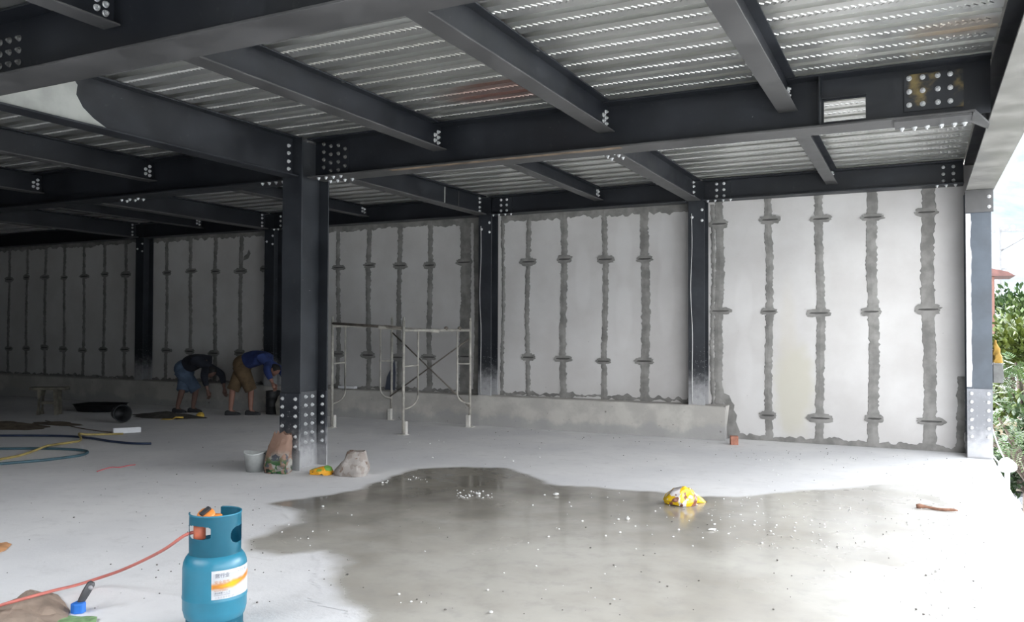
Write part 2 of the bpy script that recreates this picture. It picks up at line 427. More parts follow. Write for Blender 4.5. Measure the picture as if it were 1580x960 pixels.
strip(-10.6, -6.35, 3.31, .15, 7, False, True); strip(-10.6, -6.35, .49, .05, 8)
strip(-13.95, -10.85, 3.31, .12, 9, False, True); strip(-13.95, -10.85, .48, .05, 10)
strip(XL, -14.3, 3.31, .12, 11, False, True); strip(XL, -14.3, .48, .05, 12)
seam(-2.63, .47, 3.3, .06, 90); seam(-5.97, .47, 3.3, .06, 91); seam(-6.45, .47, 3.3, .10, 92, .6); seam(.455, .02, .95, .09, 93); pass
bm = bmesh.new(); prism(bm, [(-2.45, .47), (-2.52, .56), (-2.47, .63), (-2.40, .60), (-2.37, .52), (-2.33, .47), (-2.34, .40), (-2.295, .33), (-2.31, .24), (-2.28, .16), (-2.255, .10), (-2.27, .04), (-2.24, .002), (-2.42, .002)], -.010, 0, 'y'); bm_obj('mortar_patch', bm, M_MORTAR, wall)
# mortar dab thrown beside a joint
bm = bmesh.new(); prism(bm, [(-11.50, 2.80), (-11.38, 2.83), (-11.32, 2.93), (-11.36, 3.0), (-11.40, 2.92), (-11.48, 2.88)], -.012, 0, 'y'); bm_obj('mortar_patch', bm, M_MORTAR, wall)

bm = bmesh.new(); n = 150; x0, x1 = XL, -2.40
# plinth: long low kerb in front of the wall with an uneven top edge
rows = []
for i in range(n+1):
    x = x0+(x1-x0)*i/n; dz = .012*mnoise.noise(Vector((x*3, 0, 0))); dy = .012*mnoise.noise(Vector((x*1.3, 4, 0)))
    rows.append([bm.verts.new(p) for p in ((x, 11.42+dy, 0), (x, 11.42+dy, .24), (x, 11.425+dy, .455+dz), (x, 11.44+dy, .47+dz), (x, WALL_Y, .47))])
for A, B in zip(rows, rows[1:]):
    for k in range(4): bm.faces.new((A[k], A[k+1], B[k+1], B[k]))
bm.faces.new(rows[-1]); bm.faces.new(rows[0][::-1])
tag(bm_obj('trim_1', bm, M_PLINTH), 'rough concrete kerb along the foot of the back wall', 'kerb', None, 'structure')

M_RAW = simple('raw_dark_concrete', (.16, .155, .15), .9, 0, .25, 2)
bm = bmesh.new(); box(bm, XL-.15, XL, FRONT_Y, 12.4, 0, 3.7)
tag(bm_obj('wall_left', bm, M_RAW), 'dark end wall at the far left of the hall', 'wall', None, 'structure')

bm = bmesh.new(); box(bm, XL, .65, FRONT_Y-.15, FRONT_Y, 0, 3.6)
tag(bm_obj('wall_front', bm, M_RAW), 'plain wall behind the camera', 'wall', None, 'structure')
bm = bmesh.new(); box(bm, .5, .65, FRONT_Y, -1.2, 0, 3.2)  # unseen wall, added to cut daylight from the open side
tag(bm_obj('wall_right', bm, M_RAW), 'plain side wall added unseen behind the camera to limit side light', 'wall', None, 'structure')
bm = bmesh.new(); box(bm, XL, .55, FRONT_Y, 12.4, -4.6, -.35)
tag(bm_obj('wall_lower', bm, M_PLINTH), 'lower storey of the building under the slab edge', 'wall', None, 'structure')
bm = bmesh.new(); box(bm, -120, 160, -120, 260, -4.8, -4.4)
tag(bm_obj('ground', bm, simple('street_ground', (.44, .43, .41), .9, 0, .3, .3)), 'street level ground far below the slab', 'ground', None, 'structure')

bm = bmesh.new(); box(bm, .9, 14, 11.5, 110, -4.41, -4.38)
tag(bm_obj('road', bm, simple('asphalt', (.035, .034, .034), .9, 0, .3, 1.5)), 'dark street running away beside the building', 'road', None, 'structure')
# hillside across the valley, all round the open side
def hill(name, label, r0, r1, h, a0, a1, mat, seed, n=90, m=22):
    bm = bmesh.new(); rows = []
    for i in range(n+1):
        a = math.radians(a0+(a1-a0)*i/n); row = []
        for j in range(m+1):
            t = j/m; r = r0+(r1-r0)*t
            p = Vector((r*math.cos(a), r*math.sin(a), 0))
            edge = min(1, min(i, n-i)/8)
            z = -4.5+h*edge*(t**1.15)*(1+.28*mnoise.fractal(p*.012+Vector((seed, 0, 0)), 1, 2, 4))+h*.05*mnoise.fractal(p*.06, 1, 2, 3)*t
            row.append(bm.verts.new((p.x, p.y, z)))
        rows.append(row)
    for A, B in zip(rows, rows[1:]):
        for j in range(m):
            f = bm.faces.new((A[j], A[j+1], B[j+1], B[j])); f.smooth = True
    return tag(bm_obj(name, bm, mat), label, 'hill', None, 'structure')
mh = N('forested_hillside'); nn = mh.noise(.05, 8, .65)
mh.set(color=mh.mix(mh.ramp(nn, .35, .65), (.085, .10, .108), (.14, .152, .158)), rough=1.0, spec=0.0)
hill('hills', 'pale hazy forested hillside beyond the trees', 110, 260, 58, -58, 128, mh.m, 3)

# ceiling: corrugated galvanised deck, ribs running along X
prof = []; k0 = int((FRONT_Y-5.655)/.303)-1
k = k0
while True:
    yc = 5.655+.303*k
    if yc > 12.0: break
    prof += [(yc-.098, .06), (yc-.112, 0), (yc+.112, 0), (yc+.098, .06)]; k += 1
bm = bmesh.new(); xs = [XL, -14, -10, -6.1, -2.8, .49]; cols = []
xs = sorted(xs[:2]+[ADDED_VOID[0], -6.1, ADDED_VOID[1], -2.8, xs[-1]])
for x in xs: cols.append([bm.verts.new((x, y, 3.606+z)) for y, z in prof])
for A, B in zip(cols, cols[1:]):
    for i in range(len(prof)-1):
        if A[0].co.x > ADDED_VOID[0]-.01 and B[0].co.x < ADDED_VOID[1]+.01 and A[i].co.y < ADDED_VOID[3]: continue
        bm.faces.new((A[i], A[i+1], B[i+1], B[i]))
# embossed chevrons pressed down out of every pan, pointing towards the open side
for k in range(int((3.3-5.655)/.303)-8, int((11.5-5.655)/.303)+1):
    yc = 5.655+.303*k; x = -11.0 if yc > 3.3 else -5.0
    while x < .44:
        for sg in (-1, 1):
            t0, t1, wd = Vector((x+.030, yc, 3.606)), Vector((x+.004, yc+sg*.034, 3.606)), .0068
            V_ = [bm.verts.new(q) for q in (t0+Vector((-wd, 0, 0)), t0+Vector((0, 0, -.0052)), t0+Vector((wd, 0, 0)), t1+Vector((-wd, 0, 0)), t1+Vector((0, 0, -.0042)), t1+Vector((wd, 0, 0)))]
            for f_ in ((0, 1, 4, 3), (1, 2, 5, 4), (3, 4, 5)): bm.faces.new([V_[q] for q in f_])
        x += .0435
ceil = tag(bm_obj('ceiling', bm, M_DECK), 'corrugated galvanised steel deck ceiling with embossed chevron ribs', 'ceiling', None, 'structure')
bm = bmesh.new(); box(bm, XL, ADDED_VOID[0], FRONT_Y-.2, 12.4, 3.67, 3.85); box(bm, ADDED_VOID[1], .78, FRONT_Y-.2, 12.4, 3.67, 3.85); box(bm, ADDED_VOID[0], ADDED_VOID[1], ADDED_VOID[3], 12.4, 3.67, 3.85); box(bm, ADDED_VOID[0], ADDED_VOID[1], FRONT_Y-.2, ADDED_VOID[2], 3.67, 3.85)
tag(bm_obj('roof_slab', bm, M_PLINTH), 'concrete topping slab over the steel deck', 'slab', None, 'structure')

# ------------------------------------------------------------------ steel frame
def ibeam(name, label, axis, a0, a1, c, zb, zt, wd, tf=.016, tw=.012, cope=(0, 0), mat=None, hole=None, botcope=(0, 0), mats=None):
    mid = (a0+a1)/2
    e = empty(name, (mid, c, zb) if axis == 'x' else (c, mid, zb), label, 'beam', None, 'thing')
    mw, mb = mats or (mat or M_STEEL, mat or M_STEEL)
    H = zt-zb
    def bx(bm, l0, l1, c0, c1, z0, z1):
        if axis == 'x': box(bm, l0, l1, c0, c1, z0, z1)
        else: box(bm, c0, c1, l0, l1, z0, z1)
    l0, l1 = a0-mid, a1-mid
    bm = bmesh.new()
    if hole:
        h0, h1, q0, q1 = hole; h0 -= mid; h1 -= mid; q0 -= zb; q1 -= zb
        bx(bm, l0, h0, -tw/2, tw/2, tf, H-tf); bx(bm, h1, l1, -tw/2, tw/2, tf, H-tf)
        bx(bm, h0, h1, -tw/2, tw/2, tf, q0); bx(bm, h0, h1, -tw/2, tw/2, q1, H-tf)
    else: bx(bm, l0, l1, -tw/2, tw/2, tf, H-tf)
    bm_obj('web', bm, mw, e)
    bm = bmesh.new(); bx(bm, l0+botcope[0], l1-botcope[1], -wd/2, wd/2, 0, tf); bevel(bm, .002, 1); bm_obj('bottom_flange', bm, mb, e)
    bm = bmesh.new(); bx(bm, l0+cope[0], l1-cope[1], -wd/2, wd/2, H-tf, H); bm_obj('top_flange', bm, mw, e)
    return e
def plate(parent, name, x0, x1, y0, y1, z0, z1, mat):
    b = parent.location; bm = bmesh.new(); box(bm, x0-b.x, x1-b.x, y0-b.y, y1-b.y, z0-b.z, z1-b.z)
    return bm_obj(name, bm, mat, parent)

GT = 3.60
# mid girder, right of the central column, with the rectangular service hole
g = ibeam('steel_girder', 'deep black steel girder with a square service hole, right of the central column', 'x', -5.97, .49, 7.16, 3.17, GT, .30, hole=(-.695, -.38, 3.237, 3.409), botcope=(.0, .12), mats=(M_STEEL, M_STEEL_G))
plate(g, 'stiffener', -.724, -.712, 7.03, 7.152, 3.187, 3.583, M_STEEL)
plate(g, 'hole_trim', -.71, -.375, 7.12, 7.153, 3.422, 3.432, M_STEEL)
plate(g, 'splice_plate', -.10, .31, 7.138, 7.153, 3.25, 3.54, M_RUSTY)
bolts(g, [(x, 7.138, z) for x in (-.065, .03, .135, .22) for z in (3.30, 3.405, 3.51)], '-y')
plate(g, 'flange_splice', -.17, .36, 7.02, 7.30, 3.150, 3.169, M_STEEL_G)
bolts(g, [(x, yy, 3.150) for x in (-.12, -.03, .06, .16, .25, .32) for yy in (7.26,)], '-z')
plate(g, 'rust_streak', -4.9, -2.4, 7.012, 7.085, 3.1688, 3.1698, simple('tan_rust', (.17, .125, .085), .8, 0, .45, 6))
plate(g, 'splice_plate', -5.90, -5.51, 7.14, 7.153, 3.22, 3.57, M_STEEL)
bolts(g, [(-5.844, 7.14, z) for z in (3.55, 3.465, 3.38, 3.295)]+[(-5.749, 7.14, z) for z in (3.52, 3.43, 3.34, 3.25)]+[(-5.645, 7.14, z) for z in (3.52, 3.43, 3.34, 3.25)]+[(-5.556, 7.14, z) for z in (3.475, 3.385, 3.29)], '-y', BOLT_DIM)
bolts(g, [(x, yy, 3.17) for x in (-5.85, -5.75, -5.65, -5.55) for yy in (7.06, 7.26)], '-z')
# bracket tapering from the girder end to the edge beam
b = g.location; bm = bmesh.new()
prism(bm, [(.34-b.x, 7.01-b.y), (.38-b.x, 7.01-b.y), (.505-b.x, 7.50-b.y), (.505-b.x, 7.68-b.y), (.34-b.x, 7.31-b.y)], 3.17-b.z, 3.188-b.z, 'z'); bm_obj('haunch_plate', bm, M_STEEL_G, g)

g = ibeam('steel_girder', 'deep black steel girder running left from the central column', 'x', XL, -6.23, 7.16, 3.17, GT, .30)
bolts(g, [(x, yy, 3.17) for x in (-6.65, -6.55, -6.45, -6.35) for yy in (7.06,)], '-z')
bolts(g, [(x, yy, 3.17) for x in (-9.15, -9.0, -8.85) for yy in (7.2, 7.28)], '-z')
g = ibeam('steel_girder', 'deep black steel girder crossing the top left corner, nearest the camera', 'x', XL, .49, 3.42, 3.17, GT, .30, mats=(M_STEEL, M_STEEL_G))
bolts(g, [(x, 3.413, z) for x in (-5.55, -5.45, -5.35) for z in (3.22, 3.30, 3.38, 3.46)], '-y', BOLT_DIM)
# girders along the depth over the column lines
g = ibeam('steel_girder', 'black depth girder with a pale grey patch, landing on the central column', 'y', 3.43, 6.92, -6.10, 3.17, GT, .19, cope=(.15, 0), botcope=(.15, 0))
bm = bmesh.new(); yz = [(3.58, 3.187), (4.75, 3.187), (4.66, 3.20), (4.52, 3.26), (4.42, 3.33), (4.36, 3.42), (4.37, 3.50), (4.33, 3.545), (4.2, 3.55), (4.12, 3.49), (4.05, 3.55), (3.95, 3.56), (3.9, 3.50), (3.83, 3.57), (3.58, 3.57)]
prism(bm, [(y-g.location.y, z-3.17) for y, z in yz], .0062, .0074, 'x'); bm_obj('pale_patch', bm, M_PALE, g)  # paler grey patch with an uneven outline at the near end of the web
bolts(g, [(-6.04, 6.93, z) for z in ()], '+x')
bolts(g, [(-6.09, 6.85, z) for z in (3.25, 3.33, 3.42, 3.5)], '+x')
for lab, x, y0, y1, nm in (
    ('black depth beam landing on the wall column by the concrete kerb end', -2.80, 7.17, 11.34, 'g'),
    ('black depth beam landing on the wall column behind the scaffold', -6.16, 7.40, 11.34, 'g'),
    ('black depth beam landing on the wall column hidden behind the central column', -10.62, 7.17, 11.34, 'g'),
    ('black depth beam landing on the wall column beside the left worker', -14.0, 7.17, 11.34, 'g')):
    e = ibeam('steel_beam', lab, 'y', y0, y1, x, 3.31, GT, .18, cope=(.16, 0), botcope=(.006, 0), mats=(M_STEEL, M_STEEL_G))
    bolts(e, [(x+.006, 11.26, z) for z in (3.36, 3.42, 3.50, 3.56)], '+x')
    if x == -2.80:
        bolts(e, [(x+s, yy, 3.31) for s in (-.06, .06) for yy in (7.45, 7.58, 7.71, 7.84, 7.97, 8.1)], '-z')
    if x == -6.16:
        plate(e, 'stiffener', x+.006, x+.012, 10.2, 10.22, 3.33, 3.58, M_PALE); plate(e, 'stiffener', x+.006, x+.012, 10.6, 10.62, 3.33, 3.58, M_STEEL_G)
def joist(label, x, y0, y1, zb, wd, side=+1):
    e = ibeam('steel_joist', label, 'y', y0, y1, x, zb, GT, wd, tf=.012, tw=.009, cope=(.16, .16), botcope=(.006, .006), mats=(M_STEEL, M_STEEL_G))
    bolts(e, [(x+.0045, y1-.06, z) for z in (zb+.07, zb+.125, zb+.18)]+[(x+.0045, y1-.12, z) for z in (zb+.085, zb+.14)], '+x')
    return e
joist('grey steel joist above the puddle, nearest the open side', -.975, 3.43, 7.15, 3.35, .155)
joist('grey steel joist between the puddle and the scaffold, lower end above the yellow bag', -2.57, 3.43, 7.15, 3.34, .155)
joist('dark steel joist next right of the central column', -4.36, 3.43, 7.15, 3.34, .16)
joist('dark steel joist in the left bay, first beyond the central column', -8.52, 3.43, 7.15, 3.34, .16)
joist('dark steel joist in the left bay, second beyond the central column', -10.68, 3.43, 7.15, 3.34, .16)
joist('dark steel joist in the left bay, third beyond the central column', -13.0, 3.43, 7.15, 3.34, .16)
joist('dark joist overhead at the top left corner of the picture', -4.43, FRONT_Y, 3.41, 3.38, .15)
joist('short steel joist meeting the wall beam at the open right bay', -1.015, 7.17, 11.44, 3.42, .14)
joist('short steel joist meeting the wall beam over the second wall bay', -4.235, 7.17, 11.44, 3.42, .14)
joist('short dark joist meeting the wall beam over the scaffold', -8.45, 7.17, 11.44, 3.42, .14)
joist('short dark joist meeting the wall beam above the two workers', -12.3, 7.17, 11.44, 3.42, .14)
# beams along the wall head
for lab, x0, x1 in (('black wall head beam over the bright right wall bay', -2.68, .49), ('black wall head beam over the second wall bay from the open side', -6.03, -2.92),
                    ('black wall head beam over the wall bay behind the scaffold', -10.5, -6.29), ('black wall head beam over the workers', -13.88, -10.75), ('black wall head beam at the dark far left', XL, -14.13)):
    e = ibeam('steel_beam', lab, 'x', x0, x1, 11.45, 3.31, GT-.001, .24)
    if x0 > -11:
        plate(e, 'splice_plate', x0+.02, x0+.36, 11.432, 11.443, 3.34, 3.57, M_STEEL)
        bolts(e, [(x0+xx, 11.432, z) for xx in (.17, .27) for z in (3.37, 3.455, 3.54)], '-y')
        bolts(e, [(x0+xx, 11.38, 3.31) for xx in (.06, .16, .27, .37)], '-z')
    if x1 > 0:
        bolts(e, [(xx, 11.443, z) for xx in (.27, .38) for z in (3.37, 3.455, 3.54)], '-y')
        bolts(e, [(xx, 11.38, 3.31) for xx in (.2, .3, .4)], '-z')
# edge beam over the open side
e = ibeam('steel_edge_beam', 'grey dusty steel edge beam running out overhead along the open side', 'y', -1.15, 11.70, .655, 3.215, GT, .30, mats=(M_STEEL, steel_paint('dusty_edge_flange', (.17, .165, .155))))

# ------------------------------------------------------------------ columns (H sections, flanges facing the camera)
def column(label, cx, yf, depth, bw, z0, z1, mat, lower=True):
    e = empty('steel_column', (cx, yf+depth/2, z0), label, 'column', None, 'thing')
    tf, tw, H = .018, .014, z1-z0; d = depth/2
    for nm, ya, yb in (('front_flange', -d, -d+tf), ('back_flange', d-tf, d)):
        bm = bmesh.new(); box(bm, -bw/2, bw/2, ya, yb, 0, H); bevel(bm, .002, 1); bm_obj(nm, bm, mat, e)
    bm = bmesh.new(); box(bm, -tw/2, tw/2, -d+tf, d-tf, 0, H); bm_obj('web', bm, mat, e)
    return e
cc = column('black steel column standing free in the middle of the floor', -6.105, 6.93, .46, .27, 0, 3.60, M_COL)
plate(cc, 'splice_plate', -6.24, -5.97, 6.914, 6.93, .22, .825, M_SPLICE)
bolts(cc, [(x, 6.914, z) for x in (-6.20, -6.02) for z in (.77, .68, .585, .475, .365, .26)], '-y')
plate(cc, 'splice_plate', -6.098, -6.086, 6.98, 7.34, .24, .83, M_SPLICE_M)
bolts(cc, [(-6.086, yy, z) for yy in (7.04, 7.15, 7.26) for z in (.775, .68, .575, .475, .375, .275)], '+x')
plate(cc, 'splice_plate', -6.085, -5.975, 7.360, 7.371, .24, .83, M_SPLICE)
bolts(cc, [(-6.02, 7.360, z) for z in (.77, .68, .575, .475, .375, .275)], '-y')
rc = column('blue-grey steel column at the right end of the wall by the open edge', .633, 11.28, .43, .27, 0, 3.215, M_COLB)
plate(rc, 'splice_plate', .50, .766, 11.262, 11.28, .02, .83, M_SPLICE_L)
bolts(rc, [(x, 11.262, z) for x in (.545, .722) for z in (.775, .675, .575, .465, .365, .265)], '-y')
plate(rc, 'head_plate', .495, .79, 11.26, 11.28, 2.94, 3.21, M_STEEL_G)
bolts(rc, [(.745, 11.26, z) for z in (3.0, 3.12)], '-y')
bm = bmesh.new(); n = 60; rows = []
for i in range(n):
    z = .85+(2.93-.85)*i/(n-1); r_ = .05+.018*mnoise.fractal(Vector((z*4, 2, 2)), 1, 2, 4)
    rows.append([bm.verts.new((-.133, -.2155, z)), bm.verts.new((-.133, -.221, z)), bm.verts.new((-.133+r_, -.221, z)), bm.verts.new((-.133+r_+.004, -.2155, z))])
for A, B in zip(rows, rows[1:]):
    for k in range(3): bm.faces.new((A[k], A[k+1], B[k+1], B[k]))
bm_obj('mortar_smear', bm, simple('white_mortar_smear', (.55, .55, .56), .9, 0, .1, 8), rc)
for lab, cx in (('black wall column at the right end of the concrete kerb, between two wall bays', -2.80), ('black wall column standing on the kerb, right of the scaffold', -6.16),
                ('black wall column half hidden behind the free-standing column', -10.62), ('black wall column left of the two workers', -14.02)):
    e = column(lab, cx, 11.46, .24, .23, .47, 3.60, M_COL)
    bolts(e, [(cx+.08, 11.46, 3.05), (cx+.08, 11.46, 3.2), (cx-.06, 11.46, 3.10)], '-y')
    if cx > -7:
        bm = bmesh.new(); tube(bm, smooth_path([(-.06, -.145, 2.68), (-.055, -.146, 2.2), (-.075, -.146, 1.6), (-.05, -.145, 1.0), (-.055, -.146, .4), (-.05, -.145, .02)], 5), .006, 6)
        bm_obj('mortar_drip', bm, simple('pale_drip', (.5, .5, .49), .8), e)

# ------------------------------------------------------------------ gas cylinder
def polar_sheet(bm, r, z0, z1, a0, a1, na, nz, keep, thick, mi=0, rf=None):
    V = {}
    def v(i, j):
        if (i, j) not in V:
            a = math.radians(a0+(a1-a0)*i/na); z = z0+(z1-z0)*j/nz; q = rf(z) if rf else r
            V[i, j] = bm.verts.new((q*math.cos(a), q*math.sin(a), z))
        return V[i, j]
    closed = abs(a1-a0-360) < 1e-6
    fs = []
    for i in range(na):
        for j in range(nz):
            a = a0+(a1-a0)*(i+.5)/na; z = z0+(z1-z0)*(j+.5)/nz
            if keep(a, z):
                i2 = (i+1) % na if closed else i+1
                f = bm.faces.new((v(i, j), v(i2, j), v(i2, j+1), v(i, j+1))); f.smooth = True; fs.append(f)
    if thick: bmesh.ops.solidify(bm, geom=fs, thickness=thick)
M_CYL = simple('teal_blue_enamel', (.018, .165, .25), .36, .0, .10, 5, .0015)
M_BRASS = simple('brass', (.50, .34, .12), .4, .8, .2, 20)
M_ORANGE = simple('orange_plastic', (.75, .25, .05), .45, 0, .1, 10)
M_REDHOSE = simple('red_rubber_hose', (.55, .16, .13), .5, 0, .1, 10)
M_REDB = simple('red_brown_plastic', (.40, .10, .05), .5, 0, .2, 20)
M_WHITE = simple('white_plastic', (.75, .76, .78), .5, 0, .05, 10)
M_DARK = simple('dark_plastic', (.025, .026, .03), .5, 0, .2, 10)
cp = onz(331, 968)
gas = empty('gas_cylinder', cp, 'teal blue gas cylinder with a guard collar and a white and orange paper label', 'gas cylinder')
bm = bmesh.new()
lathe(bm, [(0.001, .045), (.10, .045), (.13, .055), (.148, .075), (.157, .11), (.158, .165), (.1605, .170), (.1605, .176), (.158, .181), (.158, .32), (.155, .345), (.146, .368), (.133, .385), (.115, .397), (.06, .405), (.03, .408), (.001, .408)], 64)
bm_obj('body', bm, M_CYL, gas)
def rr_hole(a, z, ac, zc, aw, zh, p=4.0): return (abs((a-ac)/aw)**p+abs((z-zc)/zh)**p) < 1
bm = bmesh.new()
def keep_col(a, z):
    if rr_hole(a, z, 273.5, .512, 33, .031, 5): return False
    if rr_hole(a, z, 380, .487, 29, .042, 2.6): return False
    if 484 < a < 575 and z > .445+.12*max(0, abs(a-529)/45-.80)*3: return False
    return True
polar_sheet(bm, .127, .388, .592, 225, 585, 240, 60, keep_col, .004, rf=lambda z: .127+.0015*math.sin((z-.39)*15))
bm_obj('guard_collar', bm, M_CYL, gas)
bm = bmesh.new(); tube(bm, [(.127*math.cos(math.radians(a)), .127*math.sin(math.radians(a)), .592) for a in range(217, 485, 4)], .0042, 8); bm_obj('collar_rim', bm, M_CYL, gas)
bm = bmesh.new()
polar_sheet(bm, .14, 0, .075, 0, 360, 180, 24, lambda a, z: not any(rr_hole((a-c+180) % 360-180, z, 0, .036, 22, .012, 4) for c in (-95, -15, 70, 150)), .004, rf=lambda z: .140+.004*(z < .008))
bm_obj('foot_ring', bm, M_CYL, gas)
bm = bmesh.new(); lathe(bm, [(.001, .40), (.03, .40), (.03, .42), (.018, .425), (.018, .50), (.024, .503), (.024, .525), (.012, .53), (.012, .55), (.001, .55)], 20)
va = bm_obj('valve', bm, M_BRASS, gas)
bm = bmesh.new(); lathe(bm, [(.001, .55), (.03, .55), (.034, .556), (.034, .572), (.03, .578), (.001, .58)], 12); bm_obj('valve_knob', bm, M_ORANGE, va)
rv = (math.cos(math.radians(226)), math.sin(math.radians(226)))
bm = bmesh.new(); lathe(bm, [(.001, -.022), (.036, -.022), (.044, -.014), (.044, .012), (.036, .022), (.018, .026), (.001, .026)], 24)
reg = bm_obj('regulator', bm, M_ORANGE, gas, (rv[0]*.045, rv[1]*.045, .575), (.5, .3, 0))
bm = bmesh.new(); box(bm, -.012, .012, -.03, .03, .025, .04); bevel(bm, .004); bm_obj('regulator_lever', bm, M_DARK, reg)
bm = bmesh.new(); lathe(bm, [(.001, 0), (.028, 0), (.03, .006), (.03, .075), (.022, .085), (.001, .085)], 18)
bm_obj('hose_coupling', bm, M_REDB, gas, (rv[0]*.075+.03, rv[1]*.075-.03, .47))
bm = bmesh.new(); lathe(bm, [(.001, 0), (.010, 0), (.012, .03), (.008, .05), (.001, .052)], 12); box(bm, -.006, .03, -.005, .005, .012, .022); bm_obj('relief_valve', bm, M_WHITE, gas, (.045, .055, .52))
# curved paper label with printing
def lab_mat():
    m = N('printed_paper_label'); sp = m.n('ShaderNodeSeparateXYZ'); m.l(m.coord(), sp.inputs[0])
    ang = m.math('ARCTAN2', sp.outputs['Y'], sp.outputs['X'])
    u = m.math('DIVIDE', m.math('ADD', ang, .87), 1.58)     # 0 at the left edge, 1 at the right
    zc = m.math('ADD', .250, m.math('MULTIPLY', m.math('POWER', m.math('MAXIMUM', u, 0.0), 2.0), .035))
    d = m.math('ABSOLUTE', m.math('SUBTRACT', sp.outputs['Z'], zc))
    nz = m.noise(30, 3)
    band = m.ramp(m.math('ADD', d, m.math('MULTIPLY', m.math('SUBTRACT', nz, .5), .018)), .024, .004)
    core = m.ramp(m.math('ADD', m.math('MULTIPLY', m.math('ABSOLUTE', m.math('SUBTRACT', u, .42)), .08), d), .03, .004)
    c = m.mix(band, (.82, .82, .84), (.85, .36, .06)); c = m.mix(core, c, (.95, .70, .03))
    m.set(color=c, rough=.45); return m.m
A0, A1 = -50, 41
bm = bmesh.new(); polar_sheet(bm, .1592, .188, .330, A0, A1, 40, 8, lambda a, z: True, .0006)
lab = bm_obj('paper_label', bm, lab_mat(), gas); lab['label'] = 'white paper label with orange flame band'
M_INK = simple('dark_ink', (.06, .06, .10), .6); M_INKO = simple('orange_ink', (.65, .28, .12), .6); M_INKG = simple('grey_ink', (.35, .33, .38), .6)
def curved_text(txt, ang, z, size, mat, nm='print_line'):
    cu = bpy.data.curves.new(nm, 'FONT'); cu.body = txt; cu.size = size
    to = bpy.data.objects.new('tmp', cu); C.objects.link(to)
    dg = bpy.context.evaluated_depsgraph_get(); me = bpy.data.meshes.new_from_object(to.evaluated_get(dg))
    bpy.data.objects.remove(to)
    for v in me.vertices:
        a = math.radians(ang)+v.co.x/.16; v.co = Vector((.16015*math.cos(a), .16015*math.sin(a), z+v.co.y))
    me.materials.clear()
    return me_obj(nm, me, mat, lab)
curved_text('居行业', A0+6, .297, .024, M_INK); curved_text('安全用气', A0+5, .266, .019, M_INKO)
curved_text('一 丁 厂 家', A0+48, .306, .014, M_INKG)
curved_text('使用说明 注意安全', A0+5, .228, .008, M_INKO); curved_text('请勿倒置 一 二 三', A0+5, .216, .010, M_INK)
curved_text('轻拿轻放远离火源请勿暴晒', A0+5, .207, .0065, M_INKG); curved_text('口 田 日 田 日 目 1 2 1', A0+6, .194, .010, M_INKG)

# red hose from the valve out over the floor
pts = [cp+Vector((-.04, -.06, .50)), cp+Vector((-.10, -.10, .485))]
for (px, py, z) in ((255, 847, .37), (222, 864.5, .25), (185, 881, .14), (150, 893, .06), (118, 903, .05), (85, 911, .115), (55, 919, .135), (28, 926.5, .125), (0, 934.5, .11), (-60, 955, .03)): pts.append(onz(px, py, z))
bm = bmesh.new(); tube(bm, smooth_path(pts, 8), .0085, 10)
tag(bm_obj('gas_hose', bm, M_REDHOSE), 'thin red rubber hose running from the gas cylinder to the bottom left corner', 'hose')

# ------------------------------------------------------------------ crumpled bags and sacks
def crumple(bm, amp, freq, seed, keep_floor=True):
    for v in bm.verts:
        p = v.co*freq+Vector((seed*3.7, seed*1.3, 0))
        d = Vector((mnoise.noise(p), mnoise.noise(p+Vector((17, 3, 9))), mnoise.noise(p+Vector((5, 31, 2)))))
        rdg = 1-abs(mnoise.noise(p*1.9+Vector((9, 9, 9))))*2
        v.co += d*amp+v.co.normalized()*rdg*amp*.35
        if keep_floor and v.co.z < .002: v.co.z = .002
def loft(bm, secs, n=40, m_per=4, cap_top=False):
    """secs: (z, cx, cy, rx, ry, power)"""
    rows = []
    for s0, s1 in zip(secs, secs[1:]):
        for k in range(m_per): rows.append([a+(b-a)*k/m_per for a, b in zip(s0, s1)])
    rows.append(list(secs[-1])); rings = []
    for z, cx, cyy, rx, ry, pw in rows:
        ring = []
        for i in range(n):
            a = 2*math.pi*i/n; ca, sa = math.cos(a), math.sin(a)
            ring.append(bm.verts.new((cx+rx*math.copysign(abs(ca)**(2/pw), ca), cyy+ry*math.copysign(abs(sa)**(2/pw), sa), z)))
        rings.append(ring)
    for A, B in zip(rings, rings[1:]):
        for i in range(n): bm.faces.new((A[i], A[(i+1) % n], B[(i+1) % n], B[i]))
    bm.faces.new(rings[0][::-1])
    if cap_top: bm.faces.new(rings[-1])
    return rings
def print_mat(name, base, cols, scale, rough=.7, bumpd=.004):
    m = N(name); c = base
    for i, (col, lo, zlim) in enumerate(cols):
        mp = m.n('ShaderNodeMapping'); mp.inputs['Location'].default_value = (i*3.7+1, i*1.9, i*2.3); m.l(m.coord(), mp.inputs[0])
        f = m.ramp(m.noise(scale*(1+.25*i), 2, .45, mp.outputs[0]), lo, lo+.025)
        if zlim:
            sp = m.n('ShaderNodeSeparateXYZ'); m.l(m.coord(), sp.inputs[0]); f = m.math('MULTIPLY', f, m.ramp(sp.outputs['Z'], zlim[0], zlim[1]))
        c = m.mix(f, c, col)
    m.set(color=c, rough=rough); m.bump(m.noise(22, 4), .4, bumpd); return m.m
p = Vector((-6.115, 6.765, 0))
bm = bmesh.new(); R_ = loft(bm, [(0, 0, 0, .125, .10, 4), (.06, -.005, 0, .135, .11, 4), (.2, 0, .01, .115, .09, 4), (.32, .015, .035, .105, .07, 3.5), (.43, .02, .06, .10, .05, 3)], 44, 6)
for i, v in enumerate(R_[-1]): v.co.z += -.05*abs(math.sin(i*.43+1))-.05*(v.co.x > .06)
for i, v in enumerate(R_[-2]): v.co.z += -.03*abs(math.sin(i*.43+1))
crumple(bm, .028, 9, 3); bmesh.ops.solidify(bm, geom=bm.faces[:], thickness=.003)
